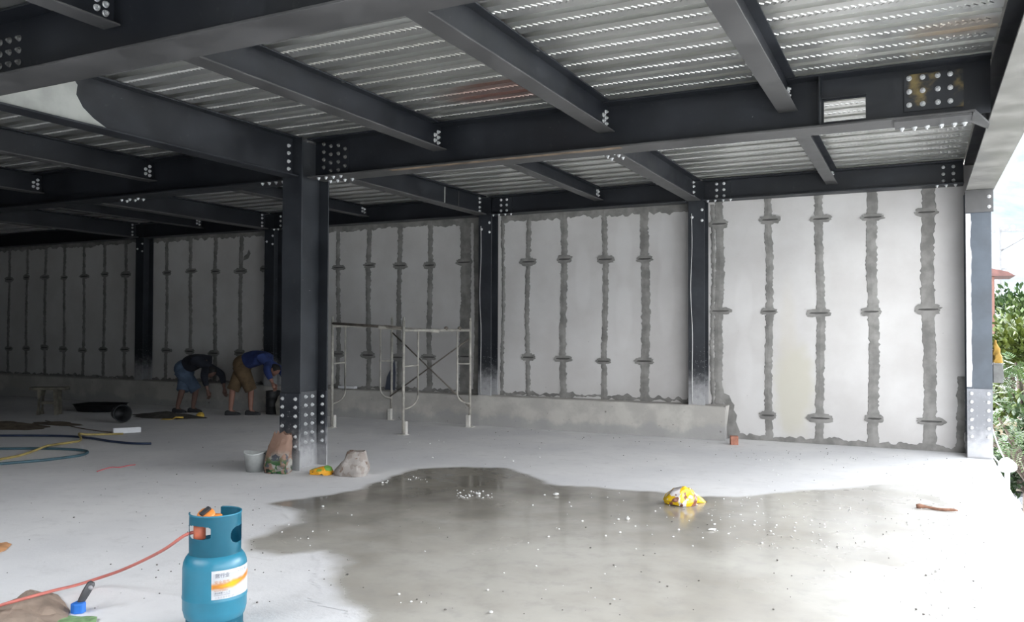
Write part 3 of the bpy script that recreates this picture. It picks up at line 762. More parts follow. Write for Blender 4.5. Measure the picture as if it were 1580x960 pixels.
pb = print_mat('printed_brown_paper', (.46, .30, .23), [((.55, .54, .50), .52, (.26, .14)), ((.07, .20, .07), .52, (.20, .10)), ((.035, .05, .035), .55, (.13, .03)), ((.17, .18, .21), .60, (.30, .2))], 8)
o = bm_obj('paper_sack', bm, pb, None, p, (0, 0, .1)); tag(o, 'torn brown paper sack with green printing standing against the steel column', 'sack')
bm = bmesh.new(); n = 36
R_ = loft(bm, [(0, 0, 0, .17, .11, 3), (.05, .0, 0, .18, .12, 3), (.11, .03, 0, .15, .11, 2.6), (.17, .055, 0, .12, .10, 2.4), (.22, .06, .01, .10, .085, 2.4), (.245, .055, .01, .085, .06, 2.4)], 40, 5, False)
for i, v in enumerate(R_[-1]): v.co.z -= .25*(v.co.x-.0)*.9; v.co.x += .02
crumple(bm, .024, 8, 8); bmesh.ops.solidify(bm, geom=bm.faces[:], thickness=.003)
ws = print_mat('dirty_white_woven', (.60, .56, .53), [((.36, .27, .22), .62, None), ((.50, .44, .40), .55, None)], 14)
tag(bm_obj('woven_sack', bm, ws, None, (-5.335, 6.99, 0), (0, 0, .35)), 'dirty white woven sack slumped on the floor right of the column', 'sack')
bm = bmesh.new(); loft(bm, [(0, 0, 0, .115, .07, 2.4), (.03, 0, 0, .12, .075, 2.4), (.065, .02, 0, .085, .05, 2.2), (.085, .04, 0, .03, .02, 2)], 30, 5, True); crumple(bm, .022, 12, 5)
ob = print_mat('orange_green_plastic', (.80, .38, .02), [((.16, .38, .08), .52, (.03, .055)), ((.03, .035, .03), .60, None)], 11, .4)
tag(bm_obj('plastic_bag', bm, ob, None, (-5.635, 6.885, 0), (0, 0, .4)), 'orange and green plastic bag crushed beside the white woven sack', 'bag')
bm = bmesh.new(); loft(bm, [(0, -.02, 0, .13, .10, 2.3), (.04, -.03, 0, .145, .115, 2.3), (.09, -.03, 0, .12, .10, 2.2), (.125, -.02, 0, .08, .07, 2), (.145, 0, 0, .03, .03, 2)], 40, 6, True)
crumple(bm, .03, 8, 11)
bm2 = bmesh.new(); loft(bm2, [(0, .13, .06, .12, .05, 2), (.03, .12, .06, .11, .05, 2), (.08, .05, .03, .07, .05, 2), (.13, .03, .02, .03, .03, 2)], 26, 5, True); crumple(bm2, .025, 11, 13)
mt = bpy.data.meshes.new('t'); bm2.to_mesh(mt); bm2.free(); bm.from_mesh(mt)
yb = print_mat('yellow_printed_plastic', (.75, .48, .01), [((.70, .66, .66), .56, None), ((.22, .08, .05), .57, None), ((.66, .62, .6), .66, None)], 9, .35)
yel = tag(bm_obj('plastic_bag', bm, yb, None, (-1.87, 7.17, .0015), (0, 0, .6)), 'crumpled yellow and white printed plastic bag lying in the puddle', 'bag')

# bucket beside the paper sack
bk = empty('bucket', (-6.395, 6.715, 0), 'small off-white plastic bucket beside the brown paper sack', 'bucket')
bm = bmesh.new(); lathe(bm, [(.001, .004), (.088, .004), (.092, 0), (.117, .195), (.123, .197), (.123, .207), (.115, .207), (.09, .01), (.001, .01)], 40)
for v in bm.verts:
    if v.co.z > .18: v.co.z += .012*math.sin(math.atan2(v.co.y, v.co.x)*2+.6)
bm_obj('pail', bm, simple('dusty_white_plastic', (.56, .58, .57), .6, 0, .12, 9), bk)
bm = bmesh.new(); tube(bm, [(.122*math.cos(t), .122*math.sin(t)*.9+.0, .2-.05*math.sin(t)) for t in [i*math.pi/20 for i in range(21)]], .004, 6); bm_obj('bail_handle', bm, M_DARK, bk)

# stick, brick, foam scraps
a, b_ = onz(1414, 784), onz(1478, 791)
d = b_-a; pts = [a+d*t+Vector((0, .012*math.sin(t*7), .014+.004*math.sin(t*9))) for t in [i/12 for i in range(13)]]
bm = bmesh.new(); tube(bm, pts, [.020, .024, .016, .011, .012, .013, .013, .014, .013, .012, .013, .011, .006], 8)
tag(bm_obj('stick', bm, simple('brown_wood', (.25, .13, .085), .8, 0, .35, 25, .004)), 'short brown stick lying on the floor near the open edge', 'stick')
bm = bmesh.new(); box(bm, -.05, .05, -.045, .045, 0, .115); bevel(bm, .006)
tag(bm_obj('brick', bm, simple('red_brick', (.36, .16, .11), .9, 0, .2, 20, .004), None, (-2.22, 11.13, 0), (0, 0, .35)), 'small red-brown brick piece standing at the end of the concrete kerb', 'brick')
rnd = random.Random(4)
M_FOAM = simple('white_foam', (.75, .75, .74), .8, 0, .1, 15)
for lab_, px, py, sx, sy_, sz, rz in (('white foam chunk in the puddle below the second wall bay', 858, 765, .05, .03, .025, .3), ('curled white foam flake in the puddle in front of the yellow bag', 1099, 819, .07, .02, .015, .7), ('white foam crumb in the puddle left of the yellow bag', 969, 803, .03, .025, .02, .2), ('white pellet heap piece at the far side of the puddle', 738, 764, .05, .03, .02, .1)):
    bm = bmesh.new(); bmesh.ops.create_icosphere(bm, subdivisions=3, radius=1)
    for v in bm.verts:
        v.co = Vector((v.co.x*sx/2, v.co.y*sy_/2, v.co.z*sz/2)); v.co += v.co.normalized()*.006*mnoise.noise(v.co*60+Vector((px, 0, 0)))
    zmin = min(v.co.z for v in bm.verts)
    for v in bm.verts: v.co.z -= zmin
    tag(bm_obj('foam_scrap', bm, M_FOAM, None, onz(px, py)+Vector((0, 0, .0015)), (0, 0, rz)), lab_, 'foam scrap')
def crumbs(name, label, mat, specs, seed, r0, r1):
    rnd = random.Random(seed); bm = bmesh.new()
    for (x0, x1, y0, y1, n) in specs:
        for _ in range(n):
            q = onz(rnd.uniform(x0, x1), rnd.uniform(y0, y1)); r = rnd.uniform(r0, r1)*rnd.uniform(.6, 1.3)
            if q.x > XR-.03 or q.y > 11.33: continue
            T = Matrix.Translation((q.x, q.y, r*.6+.0015)) @ Matrix.Rotation(rnd.uniform(0, 6), 4, 'Z') @ Matrix.Diagonal((1, rnd.uniform(.5, 1), .6, 1))
            bmesh.ops.create_icosphere(bm, subdivisions=1, radius=r, matrix=T)
    return tag(bm_obj(name, bm, mat), label, 'crumbs', None, 'stuff')
crumbs('white_crumbs', 'white foam and mortar crumbs scattered over the floor', M_FOAM, [(705, 760, 757, 770, 40), (630, 660, 735, 745, 12), (590, 600, 742, 748, 6), (1060, 1340, 768, 850, 120), (1400, 1545, 785, 870, 110), (1430, 1560, 880, 958, 110), (820, 1100, 760, 830, 30), (540, 860, 640, 720, 40), (420, 560, 780, 850, 14), (600, 1000, 800, 950, 25), (1150, 1450, 690, 760, 30)], 5, .004, .011)
crumbs('dark_grit', 'dark grit and stone chips scattered over the floor', simple('grit', (.12, .11, .10), .9), [(380, 900, 640, 950, 60), (900, 1520, 690, 950, 130), (120, 420, 660, 940, 50), (1100, 1480, 692, 712, 60), (740, 1110, 660, 690, 50), (0, 300, 720, 900, 20)], 9, .003, .008)

# ------------------------------------------------------------------ scaffold
sca = empty('scaffold', (-7.25, 10.65, 0), 'bare tubular steel scaffold of two dusty frames in front of the wall', 'scaffold')
O = sca.location
def arc_pts(p0, corner, p1, k=5):
    p0, corner, p1 = Vector(p0), Vector(corner), Vector(p1)
    return [p0*(1-t)**2+corner*2*t*(1-t)+p1*t*t for t in [i/k for i in range(k+1)]]
def frame(x0, y0, x1, y1, H=1.64, zb=1.50):
    a, b = Vector((x0, y0, 0))-O, Vector((x1, y1, 0))-O; a.z = b.z = 0
    u = (b-a).normalized(); L = (b-a).length; Z = Vector((0, 0, 1))
    bm = bmesh.new()
    for q in (a, b): tube(bm, [q+Z*.02, q+Z*H], .021, 10)
    for q in (a, b): tube(bm, [q+Z*(H-.02), q+Z*(H+.05)], .014, 8)
    tube(bm, [a+Z*zb, b+Z*zb], .021, 10)
    for q, s in ((a, 1), (b, -1)):
        w = q+u*s*.27
        tube(bm, [w+Z*zb, w+Z*.55]+arc_pts(w+Z*.55, w+Z*.40, q+Z*.36, 6), .0135, 8)
        tube(bm, [q+Z*.98, w+Z*.99], .0125, 8)
    fr = bm_obj('scaffold_frame', bm, M_SCAF, sca)
    for q, s in ((a, 1), (b, -1)):
        bm = bmesh.new(); c = q+u*s*.035
        box(bm, c.x-.028, c.x+.028, c.y-.028, c.y+.028, .0, .19); box(bm, q.x-.06, q.x+.06, q.y-.06, q.y+.06, 0, .008)
        bm_obj('foot_sleeve', bm, simple('pale_sleeve', (.62, .60, .56), .8), fr)
    return a, b
A = (onz(622, 671), onz(725, 659)); B = (onz(512, 660), onz(604, 648))
a0, a1 = frame(A[0].x, A[0].y, A[1].x, A[1].y); b0, b1 = frame(B[0].x, B[0].y, B[1].x, B[1].y, 1.66, 1.56)
Z = Vector((0, 0, 1))
bm = bmesh.new(); tube(bm, [b1+Z*1.46, a1+Z*.32+Vector((0, -.03, 0))], .012, 8); bm_obj('cross_brace', bm, M_SCAF_D, sca)
bm = bmesh.new(); tube(bm, [b1+Z*.40+Vector((0, -.03, 0)), a1+Z*1.38], .012, 8); bm_obj('cross_brace', bm, M_SCAF_D, sca)
bm = bmesh.new(); tube(bm, [b0+Z*1.60, a0+Z*1.535+Vector((-.02, 0, 0))], .021, 10); bm_obj('ledger_tube', bm, M_SCAF_D, sca)
bm = bmesh.new(); tube(bm, [a0+Vector((-.42, -.03, 1.545)), a0+(a1-a0)*.5+Vector((.03, -.03, 1.485))], .026, 10); bm_obj('loose_tube', bm, M_SCAF, sca)
for t in (.62, .83):
    bm = bmesh.new(); lathe(bm, [(.001, -.02), (.03, -.02), (.036, 0), (.03, .02), (.001, .02)], 12)
    q = a0+(a1-a0)*t; bm_obj('coupler', bm, M_SCAF_D, sca, q+Z*1.525, (0, math.pi/2, 0))

# ------------------------------------------------------------------ workers
def skin(verts, edges, root=0, sub=2):
    me = bpy.data.meshes.new('skin'); me.from_pydata([v[0] for v in verts], edges, [])
    o = bpy.data.objects.new('skin', me); C.objects.link(o)
    md = o.modifiers.new('s', 'SKIN'); md.use_smooth_shade = True
    for i, v in enumerate(verts):
        sv = me.skin_vertices[0].data[i]; r = v[1]; sv.radius = r if isinstance(r, tuple) else (r, r); sv.use_root = (i == root)
    if sub: o.modifiers.new('u', 'SUBSURF').levels = sub
    dg = bpy.context.evaluated_depsgraph_get(); dg.update()
    out = bpy.data.meshes.new_from_object(o.evaluated_get(dg)); bpy.data.objects.remove(o); bpy.data.meshes.remove(me)
    for p_ in out.polygons: p_.use_smooth = True
    return out
def head_bm(bm, c, face, upv, s=1.0):
    """egg-shaped head with nose, brow, chin and ears; face = looking direction"""
    face = face.normalized(); upv = (upv-face*upv.dot(face)).normalized(); side = face.cross(upv)
    nb = bmesh.new(); bmesh.ops.create_uvsphere(nb, u_segments=24, v_segments=16, radius=1)
    for v in nb.verts:
        x, y, z = v.co                                   # y = face, z = up, x = side
        k = 1-.22*max(0, -z)                             # jaw narrows
        fx = x*.075*k; fy = y*.095*(1-.1*max(0, -z)); fz = z*.118
        if y > .5:
            fy += .022*math.exp(-((x/.16)**2+((z+.12)/.20)**2))        # nose
            fy -= .008*math.exp(-(((abs(x)-.36)/.14)**2+((z-.12)/.10)**2))   # eye sockets
            fy += .006*math.exp(-((x/.25)**2+((z+.48)/.07)**2))         # mouth
            fy += .010*math.exp(-((x/.25)**2+((z+.82)/.14)**2))         # chin
        v.co = Vector((fx, fy, fz))
    for sgn in (-1, 1):
        r = bmesh.ops.create_uvsphere(nb, u_segments=8, v_segments=6, radius=1)
        for v in r['verts']: v.co = Vector((sgn*(.074+v.co.x*.010), -.005+v.co.y*.020, -.005+v.co.z*.032))
    M_ = Matrix((side, face, upv)).transposed()
    for v in nb.verts: v.co = c+(M_ @ v.co)*s
    t = bpy.data.meshes.new('h'); nb.to_mesh(t); nb.free(); bm.from_mesh(t); bpy.data.meshes.remove(t)
def hand_bm(bm, wrist, d, palm_n):
    d = d.normalized(); palm_n = (palm_n-d*palm_n.dot(d)).normalized(); s = d.cross(palm_n)
    tube(bm, [wrist-d*.02, wrist+d*.03, wrist+d*.075, wrist+d*.085], [.024, .032, .036, .026], 10)
    for k, (off, ln) in enumerate(((-.030, .062), (-.010, .072), (.010, .068), (.028, .052))):
        b0_ = wrist+d*.078+s*off
        tube(bm, [b0_, b0_+d*ln*.42+palm_n*.006, b0_+d*ln*.72+palm_n*.022, b0_+d*ln*.85+palm_n*.042], [.0095, .009, .008, .006], 7)
    t0 = wrist+d*.03-s*.030
    tube(bm, [t0, t0-s*.025+d*.022+palm_n*.012, t0-s*.030+d*.05+palm_n*.024], [.0115, .0105, .008], 7)
def worker(label, pelvis, shoulders, headc, hands, elbows, knees, feet, toes, skin_c, shirt_c, short_c, hair_c, wide):
    """wide: unit vector across the shoulders; hip joints and shoulders are set to either side"""
    base = (Vector(feet[0])+Vector(feet[1]))/2; base.z = 0
    root = empty('person', base, label, 'person')
    L = lambda q: Vector(q)-base
    P, S, Hd = L(pelvis), L(shoulders), L(headc); wv = Vector(wide).normalized()
    mid = (P+S)/2+Vector((0, 0, .045)); neck = S+(Hd-S)*.45
    sh = [S-wv*.17, S+wv*.17]; hip = [P-wv*.10-Vector((0, 0, .03)), P+wv*.10-Vector((0, 0, .03))]
    el, ha, kn, ft, to = [L(q) for q in elbows], [L(q) for q in hands], [L(q) for q in knees], [L(q) for q in feet], [L(q) for q in toes]
    V = [(P, .105), (mid, .115), (S, .12), (neck, .055), (S+(Hd-S)*.75, .055)]; E = [(0, 1), (1, 2), (2, 3), (3, 4)]
    for i in (0, 1):
        k = len(V); V += [(sh[i], .065), ((sh[i]+el[i])/2, .050), (el[i], .042), ((el[i]+ha[i])/2, .036), (ha[i], .026)]
        E += [(2, k), (k, k+1), (k+1, k+2), (k+2, k+3), (k+3, k+4)]
    for i in (0, 1):
        k = len(V); an = ft[i]+Vector((0, 0, .085)); cf = kn[i]*.65+an*.35
        V += [(hip[i], .075), ((hip[i]+kn[i])/2, .066), (kn[i], .056), (cf, .056), (an, .036), (ft[i]*.6+to[i]*.4+Vector((0, 0, .035)), .035)]
        E += [(0, k), (k, k+1), (k+1, k+2), (k+2, k+3), (k+3, k+4), (k+4, k+5)]
    bm = bmesh.new(); t = skin(V, E); bm.from_mesh(t)
    face = (Hd-S).normalized()*.35+Vector((0, 0, -1)); head_bm(bm, Hd, face, (Hd-S).normalized())
    for i in (0, 1): hand_bm(bm, ha[i], ha[i]-el[i], wv*(1 if i == 0 else -1))
    o = bm_obj('body', bm, simple('skin_tone', skin_c, .6, 0, .1, 9), root)
    for p_ in o.data.polygons: p_.use_smooth = True
    V2 = [(P-(mid-P)*.05, .165), (mid, .168), (S, .16), (S+(Hd-S)*.3, .07)]; E2 = [(0, 1), (1, 2), (2, 3)]
    for i in (0, 1):
        k = len(V2); V2 += [(sh[i], .098), ((sh[i]+el[i])/2, .080), (el[i], .068), (el[i]+(ha[i]-el[i])*.72, .048)]; E2 += [(2, k), (k, k+1), (k+1, k+2), (k+2, k+3)]
    me_obj('shirt', skin(V2, E2), simple('shirt_cloth', shirt_c, .9, 0, .25, 8, .004), root)
    bm = bmesh.new(); ax = (mid-P).normalized()
    r_ = bmesh.ops.create_uvsphere(bm, u_segments=20, v_segments=12, radius=1); sd0 = wv; fw = sd0.cross(ax).normalized()
    for v in r_['verts']: q = v.co.copy(); v.co = P+sd0*q.x*.185+fw*q.y*.15+ax*q.z*.17
    for i in (0, 1):
        a_ = hip[i]*.8+P*.2; k_ = kn[i]-Vector((0, 0, .04)); kd = (k_-a_)
        tube(bm, [a_, a_+kd*.25, a_+kd*.5, a_+kd*.8, a_+kd, a_+kd*.985], [.135, .135, .122, .110, .105, .075], 16)
    bm_obj('shorts', bm, simple('shorts_cloth', short_c, .9, 0, .25, 8, .004), root, smooth=True)
    for i in (0, 1):
        d = (to[i]-ft[i]); d.z = 0; d.normalize(); sd_ = Vector((-d.y, d.x, 0)); bm = bmesh.new()
        prof = [(-.09, .030, .06), (-.06, .040, .085), (0, .044, .08), (.08, .050, .06), (.14, .046, .045), (.175, .025, .03)]
        rings = []
        for x, wd, h in prof:
            rings.append([bm.verts.new(ft[i]+d*x+sd_*y+Vector((0, 0, z+.002))) for y, z in ((-wd, 0), (wd, 0), (wd, h*.45), (wd*.6, h), (-wd*.6, h), (-wd, h*.45))])
        for A_, B_ in zip(rings, rings[1:]):
            for k in range(6): bm.faces.new((A_[k], A_[(k+1) % 6], B_[(k+1) % 6], B_[k]))
        bm.faces.new(rings[0][::-1]); bm.faces.new(rings[-1]); bm_obj('shoe', bm, M_DARK, root)
    bm = bmesh.new(); bmesh.ops.create_uvsphere(bm, u_segments=20, v_segments=12, radius=1)
    upv = (Hd-S).normalized(); f_ = face.normalized(); upv = (upv-f_*upv.dot(f_)).normalized(); M_ = Matrix((f_.cross(upv), f_, upv)).transposed()
    for v in bm.verts[:]:
        q = v.co.copy()
        if q.y > .35 or (q.y > -.2 and q.z < .1) or q.z < -.55: bm.verts.remove(v); continue
        v.co = Hd+M_ @ Vector((q.x*.084, q.y*.105-.002, q.z*.126+.003))
    bm_obj('hair', bm, simple('hair', hair_c, .8, 0, .2, 30), root)
    return root
worker('worker in a blue long-sleeved shirt and khaki shorts bending over by the wall', (-10.66, 10.86, .90), (-10.20, 10.92, 1.02), (-10.02, 10.95, .80),
       [(-9.83, 10.72, .58), (-9.86, 11.10, .56)], [(-9.95, 10.70, .80), (-10.02, 11.14, .78)], [(-10.78, 10.76, .47), (-10.52, 10.93, .47)],
       [(-10.79, 10.72, 0), (-10.50, 10.90, 0)], [(-10.62, 10.82, 0), (-10.33, 10.98, 0)], (.30, .15, .11), (.025, .045, .16), (.13, .085, .045), (.012, .011, .011), (.25, -.95, 0))
worker('worker in a dark shirt and pale blue shorts stooping over a heap of mortar', (-11.86, 10.66, .80), (-11.46, 10.70, .96), (-11.28, 10.72, .74),
       [(-11.12, 10.52, .42), (-11.08, 10.86, .44)], [(-11.20, 10.50, .68), (-11.18, 10.90, .70)], [(-11.80, 10.58, .44), (-11.66, 10.76, .44)],
       [(-11.93, 10.58, 0), (-11.74, 10.76, 0)], [(-11.76, 10.62, 0), (-11.57, 10.80, 0)], (.16, .09, .07), (.012, .014, .022), (.075, .11, .17), (.01, .01, .01), (.1, -.99, 0))

# ------------------------------------------------------------------ clutter in the dark left half
M_BLACK = simple('black_rubber', (.012, .013, .015), .5, 0, .2, 10)
bm = bmesh.new(); lathe(bm, [(.001, 0), (.105, 0), (.11, .01), (.135, .29), (.142, .29), (.142, .305), (.128, .305), (.10, .015), (.001, .015)], 32)
o = bm_obj('bucket', bm, M_BLACK, None, onz(186, 652)+Vector((-.14, .06, .141)), (0, math.radians(87), math.radians(-25))); tag(o, 'black bucket lying on its side on the floor', 'bucket')
bm = bmesh.new(); loft(bm, [(0, 0, 0, .36, .26, 4), (.12, 0, 0, .42, .31, 4), (.125, 0, 0, .44, .33, 4)], 40, 2); bmesh.ops.solidify(bm, geom=bm.faces[:], thickness=.012)
tag(bm_obj('mortar_tub', bm, M_BLACK, None, onz(140, 636)+Vector((0, .2, .012)), (0, 0, .3)), 'shallow black mortar tub on the floor left of the workers', 'tub')
def heap(name, label, cat, c, rx, ry, h, mat, seed, kind=None):
    bm = bmesh.new(); n, m_ = 48, 10; rings = []
    for j in range(m_+1):
        t = j/m_; ring = []
        for i in range(n):
            a = 2*math.pi*i/n; k = 1+.3*mnoise.fractal(Vector((math.cos(a)*1.3, math.sin(a)*1.3, seed)), 1, 2, 3)
            z = h*(1-t**1.4)*(1+.4*mnoise.noise(Vector((math.cos(a)*t*3, math.sin(a)*t*3, seed+5))))
            ring.append(bm.verts.new((rx*k*t*math.cos(a), ry*k*t*math.sin(a), max(z, .0015))))
        rings.append(ring)
    for A_, B_ in zip(rings, rings[1:]):
        for i in range(n): bm.faces.new((A_[i], A_[(i+1) % n], B_[(i+1) % n], B_[i]))
    bmesh.ops.remove_doubles(bm, verts=bm.verts[:], dist=.0005)
    return tag(bm_obj(name, bm, mat, None, c), label, cat, None, kind)
M_SAND = simple('damp_sand', (.11, .085, .06), .95, 0, .4, 9, .01); M_MIX = simple('dark_mortar_mix', (.06, .055, .048), .9, 0, .4, 8, .01)
heap('mortar_heap', 'low dark heap of mixed mortar at the stooping workers\' feet', 'heap', onz(258, 643), .72, .34, .08, M_MIX, 2)
heap('sand_heap', 'spread of brown sand on the floor at the left picture edge', 'heap', onz(15, 658), .75, .4, .07, M_SAND, 7)
heap('sand_heap', 'thin brown sand patch in front of the wooden trestle', 'heap', onz(85, 654), .5, .22, .03, M_SAND, 9)
bm = bmesh.new(); prism(bm, [(-.13, -.05), (-.02, -.075), (.05, -.02), (.05, .02), (-.02, .075), (-.13, .05)], .0, .006); tube(bm, [(.05, 0, .01), (.10, 0, .035), (.22, 0, .03)], [.008, .012, .014], 8)
M_YEL = simple('yellow_plastic', (.62, .42, .07), .6, 0, .2, 10)
tag(bm_obj('trowel', bm, M_YEL, None, onz(262, 647.5)+Vector((0, 0, .004)), (0, 0, .5)), 'small yellow trowel on the floor in front of the mortar heap', 'trowel')
bm = bmesh.new(); loft(bm, [(0, 0, 0, .07, .05, 2.5), (.04, 0, 0, .075, .05, 2.5), (.07, 0, 0, .03, .02, 2)], 20, 4, True); crumple(bm, .012, 14, 3)
tag(bm_obj('yellow_rag', bm, M_YEL, None, onz(309, 643)), 'crumpled yellow rag on the heap end by the left worker', 'rag')
# trestle
tr = empty('trestle', onz(66, 641)+Vector((-.05, .15, 0)), 'low dusty wooden trestle standing at the dark left', 'trestle', None, None, .5)
M_WOODD = simple('dusty_grey_wood', (.16, .145, .115), .9, 0, .3, 9, .004)
bm = bmesh.new(); box(bm, -.31, .31, -.09, .09, .43, .48); bevel(bm, .006); bm_obj('top_board', bm, M_WOODD, tr)
for sx in (-1, 1):
    for s2 in (-1, 1):
        bm = bmesh.new(); prism(bm, [(sx*.10, .435), (sx*.17, .435), (sx*.155+.03, 0), (sx*.155-.03, 0)], s2*.06-.02, s2*.06+.02, 'y'); bm_obj('leg', bm, M_WOODD, tr)
bm = bmesh.new(); box(bm, -.14, .14, -.03, .03, .18, .23); bm_obj('stretcher', bm, M_WOODD, tr)
# drum and pale sack by the kerb
bm = bmesh.new(); lathe(bm, [(.001, .0), (.12, 0), (.125, .01), (.125, .13), (.13, .135), (.13, .145), (.125, .15), (.125, .28), (.13, .285), (.13, .295), (.125, .3), (.125, .40), (.128, .41), (.118, .41), (.115, .03), (.001, .03)], 32)
tag(bm_obj('drum', bm, M_BLACK, None, (-10.30, 11.24, 0)), 'small black drum beside the worker in blue', 'drum')
bm = bmesh.new(); loft(bm, [(0, 0, 0, .11, .09, 3), (.2, 0, 0, .12, .10, 3), (.36, .02, 0, .09, .07, 2.4), (.42, .02, 0, .03, .03, 2)], 30, 6, True); crumple(bm, .03, 9, 21)
tag(bm_obj('cement_sack', bm, simple('pale_sack', (.26, .25, .22), .9, 0, .3, 10), None, (-9.985, 11.16, 0)), 'pale upright sack between the black drum and the steel column', 'sack')
# white channel
a, b_ = onz(175, 669), onz(217, 666.5); d = (b_-a); L_ = d.length
bm = bmesh.new(); prism(bm, [(-.04, 0), (.04, 0), (.04, .07), (.032, .07), (.032, .008), (-.032, .008), (-.032, .07), (-.04, .07)], 0, L_, 'x'); 
o = bm_obj('plastic_channel', bm, M_WHITE, None, a, (0, 0, math.atan2(d.y, d.x))); tag(o, 'short white plastic channel lying on the floor behind the hoses', 'channel')
def floor_line(name, label, cat, px, r, mat, sub=8, lift=None):
    pts = [onz(*q)+Vector((0, 0, r+(lift[i] if lift else 0))) for i, q in enumerate(px)]
    bm = bmesh.new(); tube(bm, smooth_path(pts, sub), r, 8); return tag(bm_obj(name, bm, mat), label, cat)
M_NAVY = simple('navy_hose', (.022, .035, .075), .5, 0, .15, 8); M_TEALH = simple('teal_hose', (.05, .11, .14), .5, 0, .2, 4)
floor_line('water_hose', 'dark navy hose lying straight across the floor, its end nearest the gas cylinder', 'hose', [(-260, 676), (-40, 674), (0, 674), (60, 674), (105, 675), (140, 678), (165, 682), (190, 685), (215, 686.5), (233, 686.5)], .016, M_NAVY)
floor_line('water_hose', 'blue-grey hose doubling back in a loop on the floor', 'hose', [(-260, 690), (-40, 694.5), (0, 694.5), (60, 694), (100, 695), (128, 697), (135, 700), (125, 704.5), (95, 709), (60, 713), (0, 718), (-40, 721), (-260, 728)], .016, M_TEALH)
floor_line('air_hose', 'yellow hose snaking over the two blue hoses', 'hose', [(-180, 742), (-40, 720), (0, 711), (30, 705), (55, 698), (72, 694.5), (86, 689), (105, 685), (121, 682.5), (125, 679.5), (122, 675), (133, 673.2), (155, 672), (190, 671)], .015, simple('faded_yellow_hose', (.42, .33, .12), .6, 0, .2, 6), 8, [0, 0, 0, 0, .01, .035, .01, 0, 0, .01, .035, .01, 0, 0])
floor_line('wire', 'thin brown wire running to the white plastic channel', 'wire', [(70, 650), (95, 655), (112, 659), (130, 662.5), (150, 665.5), (172, 668)], .007, simple('brown_wire', (.12, .08, .06), .7))
floor_line('string', 'short red string lying on the floor', 'string', [(150, 728.5), (160, 725), (172, 722), (185, 722), (197, 719.5), (209, 718)], .006, simple('red_string', (.48, .12, .13), .8))
# brown paper, green sack, torch and orange scrap at the bottom left corner
def sheet(name, label, cat, outline, h, mat, seed, loc0=None, nn=26, amp=.02):
    pl = [onz(*q) for q in outline]; cxy = sum(pl, Vector())/len(pl); bm = bmesh.new(); rings = []
    pl2 = []
    for i in range(len(pl)):
        for k in range(5): pl2.append(pl[i].lerp(pl[(i+1) % len(pl)], k/5))
    for j in range(9):
        t = 1-j/8; ring = []
        for q in pl2:
            s_ = cxy+(q-cxy)*t; z = h*(1-t**2.2)*(.8+.5*mnoise.noise(s_*5+Vector((seed, 0, 0))))+amp*abs(mnoise.noise(s_*11+Vector((0, seed, 0))))+.003
            ring.append(bm.verts.new((s_.x-cxy.x, s_.y-cxy.y, z)))
        rings.append(ring)
    for A_, B_ in zip(rings, rings[1:]):
        for i in range(len(pl2)): bm.faces.new((A_[i], A_[(i+1) % len(pl2)], B_[(i+1) % len(pl2)], B_[i]))
    bmesh.ops.remove_doubles(bm, verts=bm.verts[:], dist=.001)
    fs = bm.faces[:]; r = bmesh.ops.solidify(bm, geom=fs, thickness=.002)
    for v in bm.verts: v.co.z = max(v.co.z, .0005)
    return tag(bm_obj(name, bm, mat, None, (cxy.x, cxy.y, 0)), label, cat)
sheet('paper_sack', 'flattened brown paper sack on the floor at the bottom left corner', 'sack', [(-90, 968), (0, 943), (22, 931), (55, 917), (82, 917), (98, 930), (107, 944), (104, 958), (60, 1000), (-60, 1010)], .085, simple('brown_kraft_paper', (.28, .215, .17), .85, 0, .25, 6, .004), 3)
sheet('woven_sack', 'green woven sack showing at the bottom edge under the brown paper', 'sack', [(-60, 985), (-10, 968), (40, 957), (110, 952), (150, 956), (140, 990), (60, 1040), (-60, 1040)], .03, simple('green_woven', (.22, .36, .17), .8, 0, .3, 14, .003), 6)
sheet('paper_scrap', 'small orange-brown cardboard scrap on the floor at the left edge', 'scrap', [(-14, 846), (0, 839), (10, 838), (18, 841), (9, 850), (0, 854), (-10, 856)], .015, simple('orange_card', (.52, .27, .13), .8, 0, .25, 10), 8, amp=.008)
q = onz(121, 945)
br = empty('paint_brush', q+Vector((0, 0, .0)), 'blue gas torch head with a dark grip lying by the brown paper', 'torch', None, None, .6)
bm = bmesh.new(); prism(bm, [(-.035, -.02), (-.01, -.04), (.03, -.032), (.04, .0), (.02, .035), (-.02, .035)], .0, .055); bevel(bm, .008)
bm_obj('torch_head', bm, simple('bright_blue_plastic', (.03, .17, .60), .4, 0, .1, 8), br)
bm = bmesh.new(); tube(bm, [(.0, .005, .04), (.012, .014, .062), (.03, .026, .10), (.05, .04, .14), (.056, .045, .15)], [.014, .019, .022, .021, .012], 12); bm_obj('grip', bm, simple('dark_grip', (.06, .06, .065), .5, 0, .2, 20), br)
bm = bmesh.new(); lathe(bm, [(.001, 0), (.011, 0), (.011, .02), (.001, .022)], 12); bm_obj('grip_button', bm, simple('grey_button', (.35, .34, .36), .5), br, (.052, .030, .118), (math.radians(60), 0, .2))
br.name = 'gas_torch'
# small pieces on the kerb behind the scaffold
bm = bmesh.new(); box(bm, -.17, .17, -.05, .05, 0, .045); bevel(bm, .006)
tag(bm_obj('foam_block', bm, M_WHITE, None, (-8.90, 11.55, .478)), 'long pale block on top of the kerb behind the scaffold', 'block')
bm = bmesh.new(); prism(bm, [(-.10, 0), (.10, 0), (.09, .30), (.05, .52), (.01, .40), (-.08, .22)], -.006, .006, 'y')
tag(bm_obj('board_offcut', bm, simple('slate_board', (.07, .08, .11), .8), None, (-8.08, 11.64, .478), (math.radians(-7), 0, 0)), 'pointed slate-blue board offcut leaning on the wall behind the scaffold', 'board')

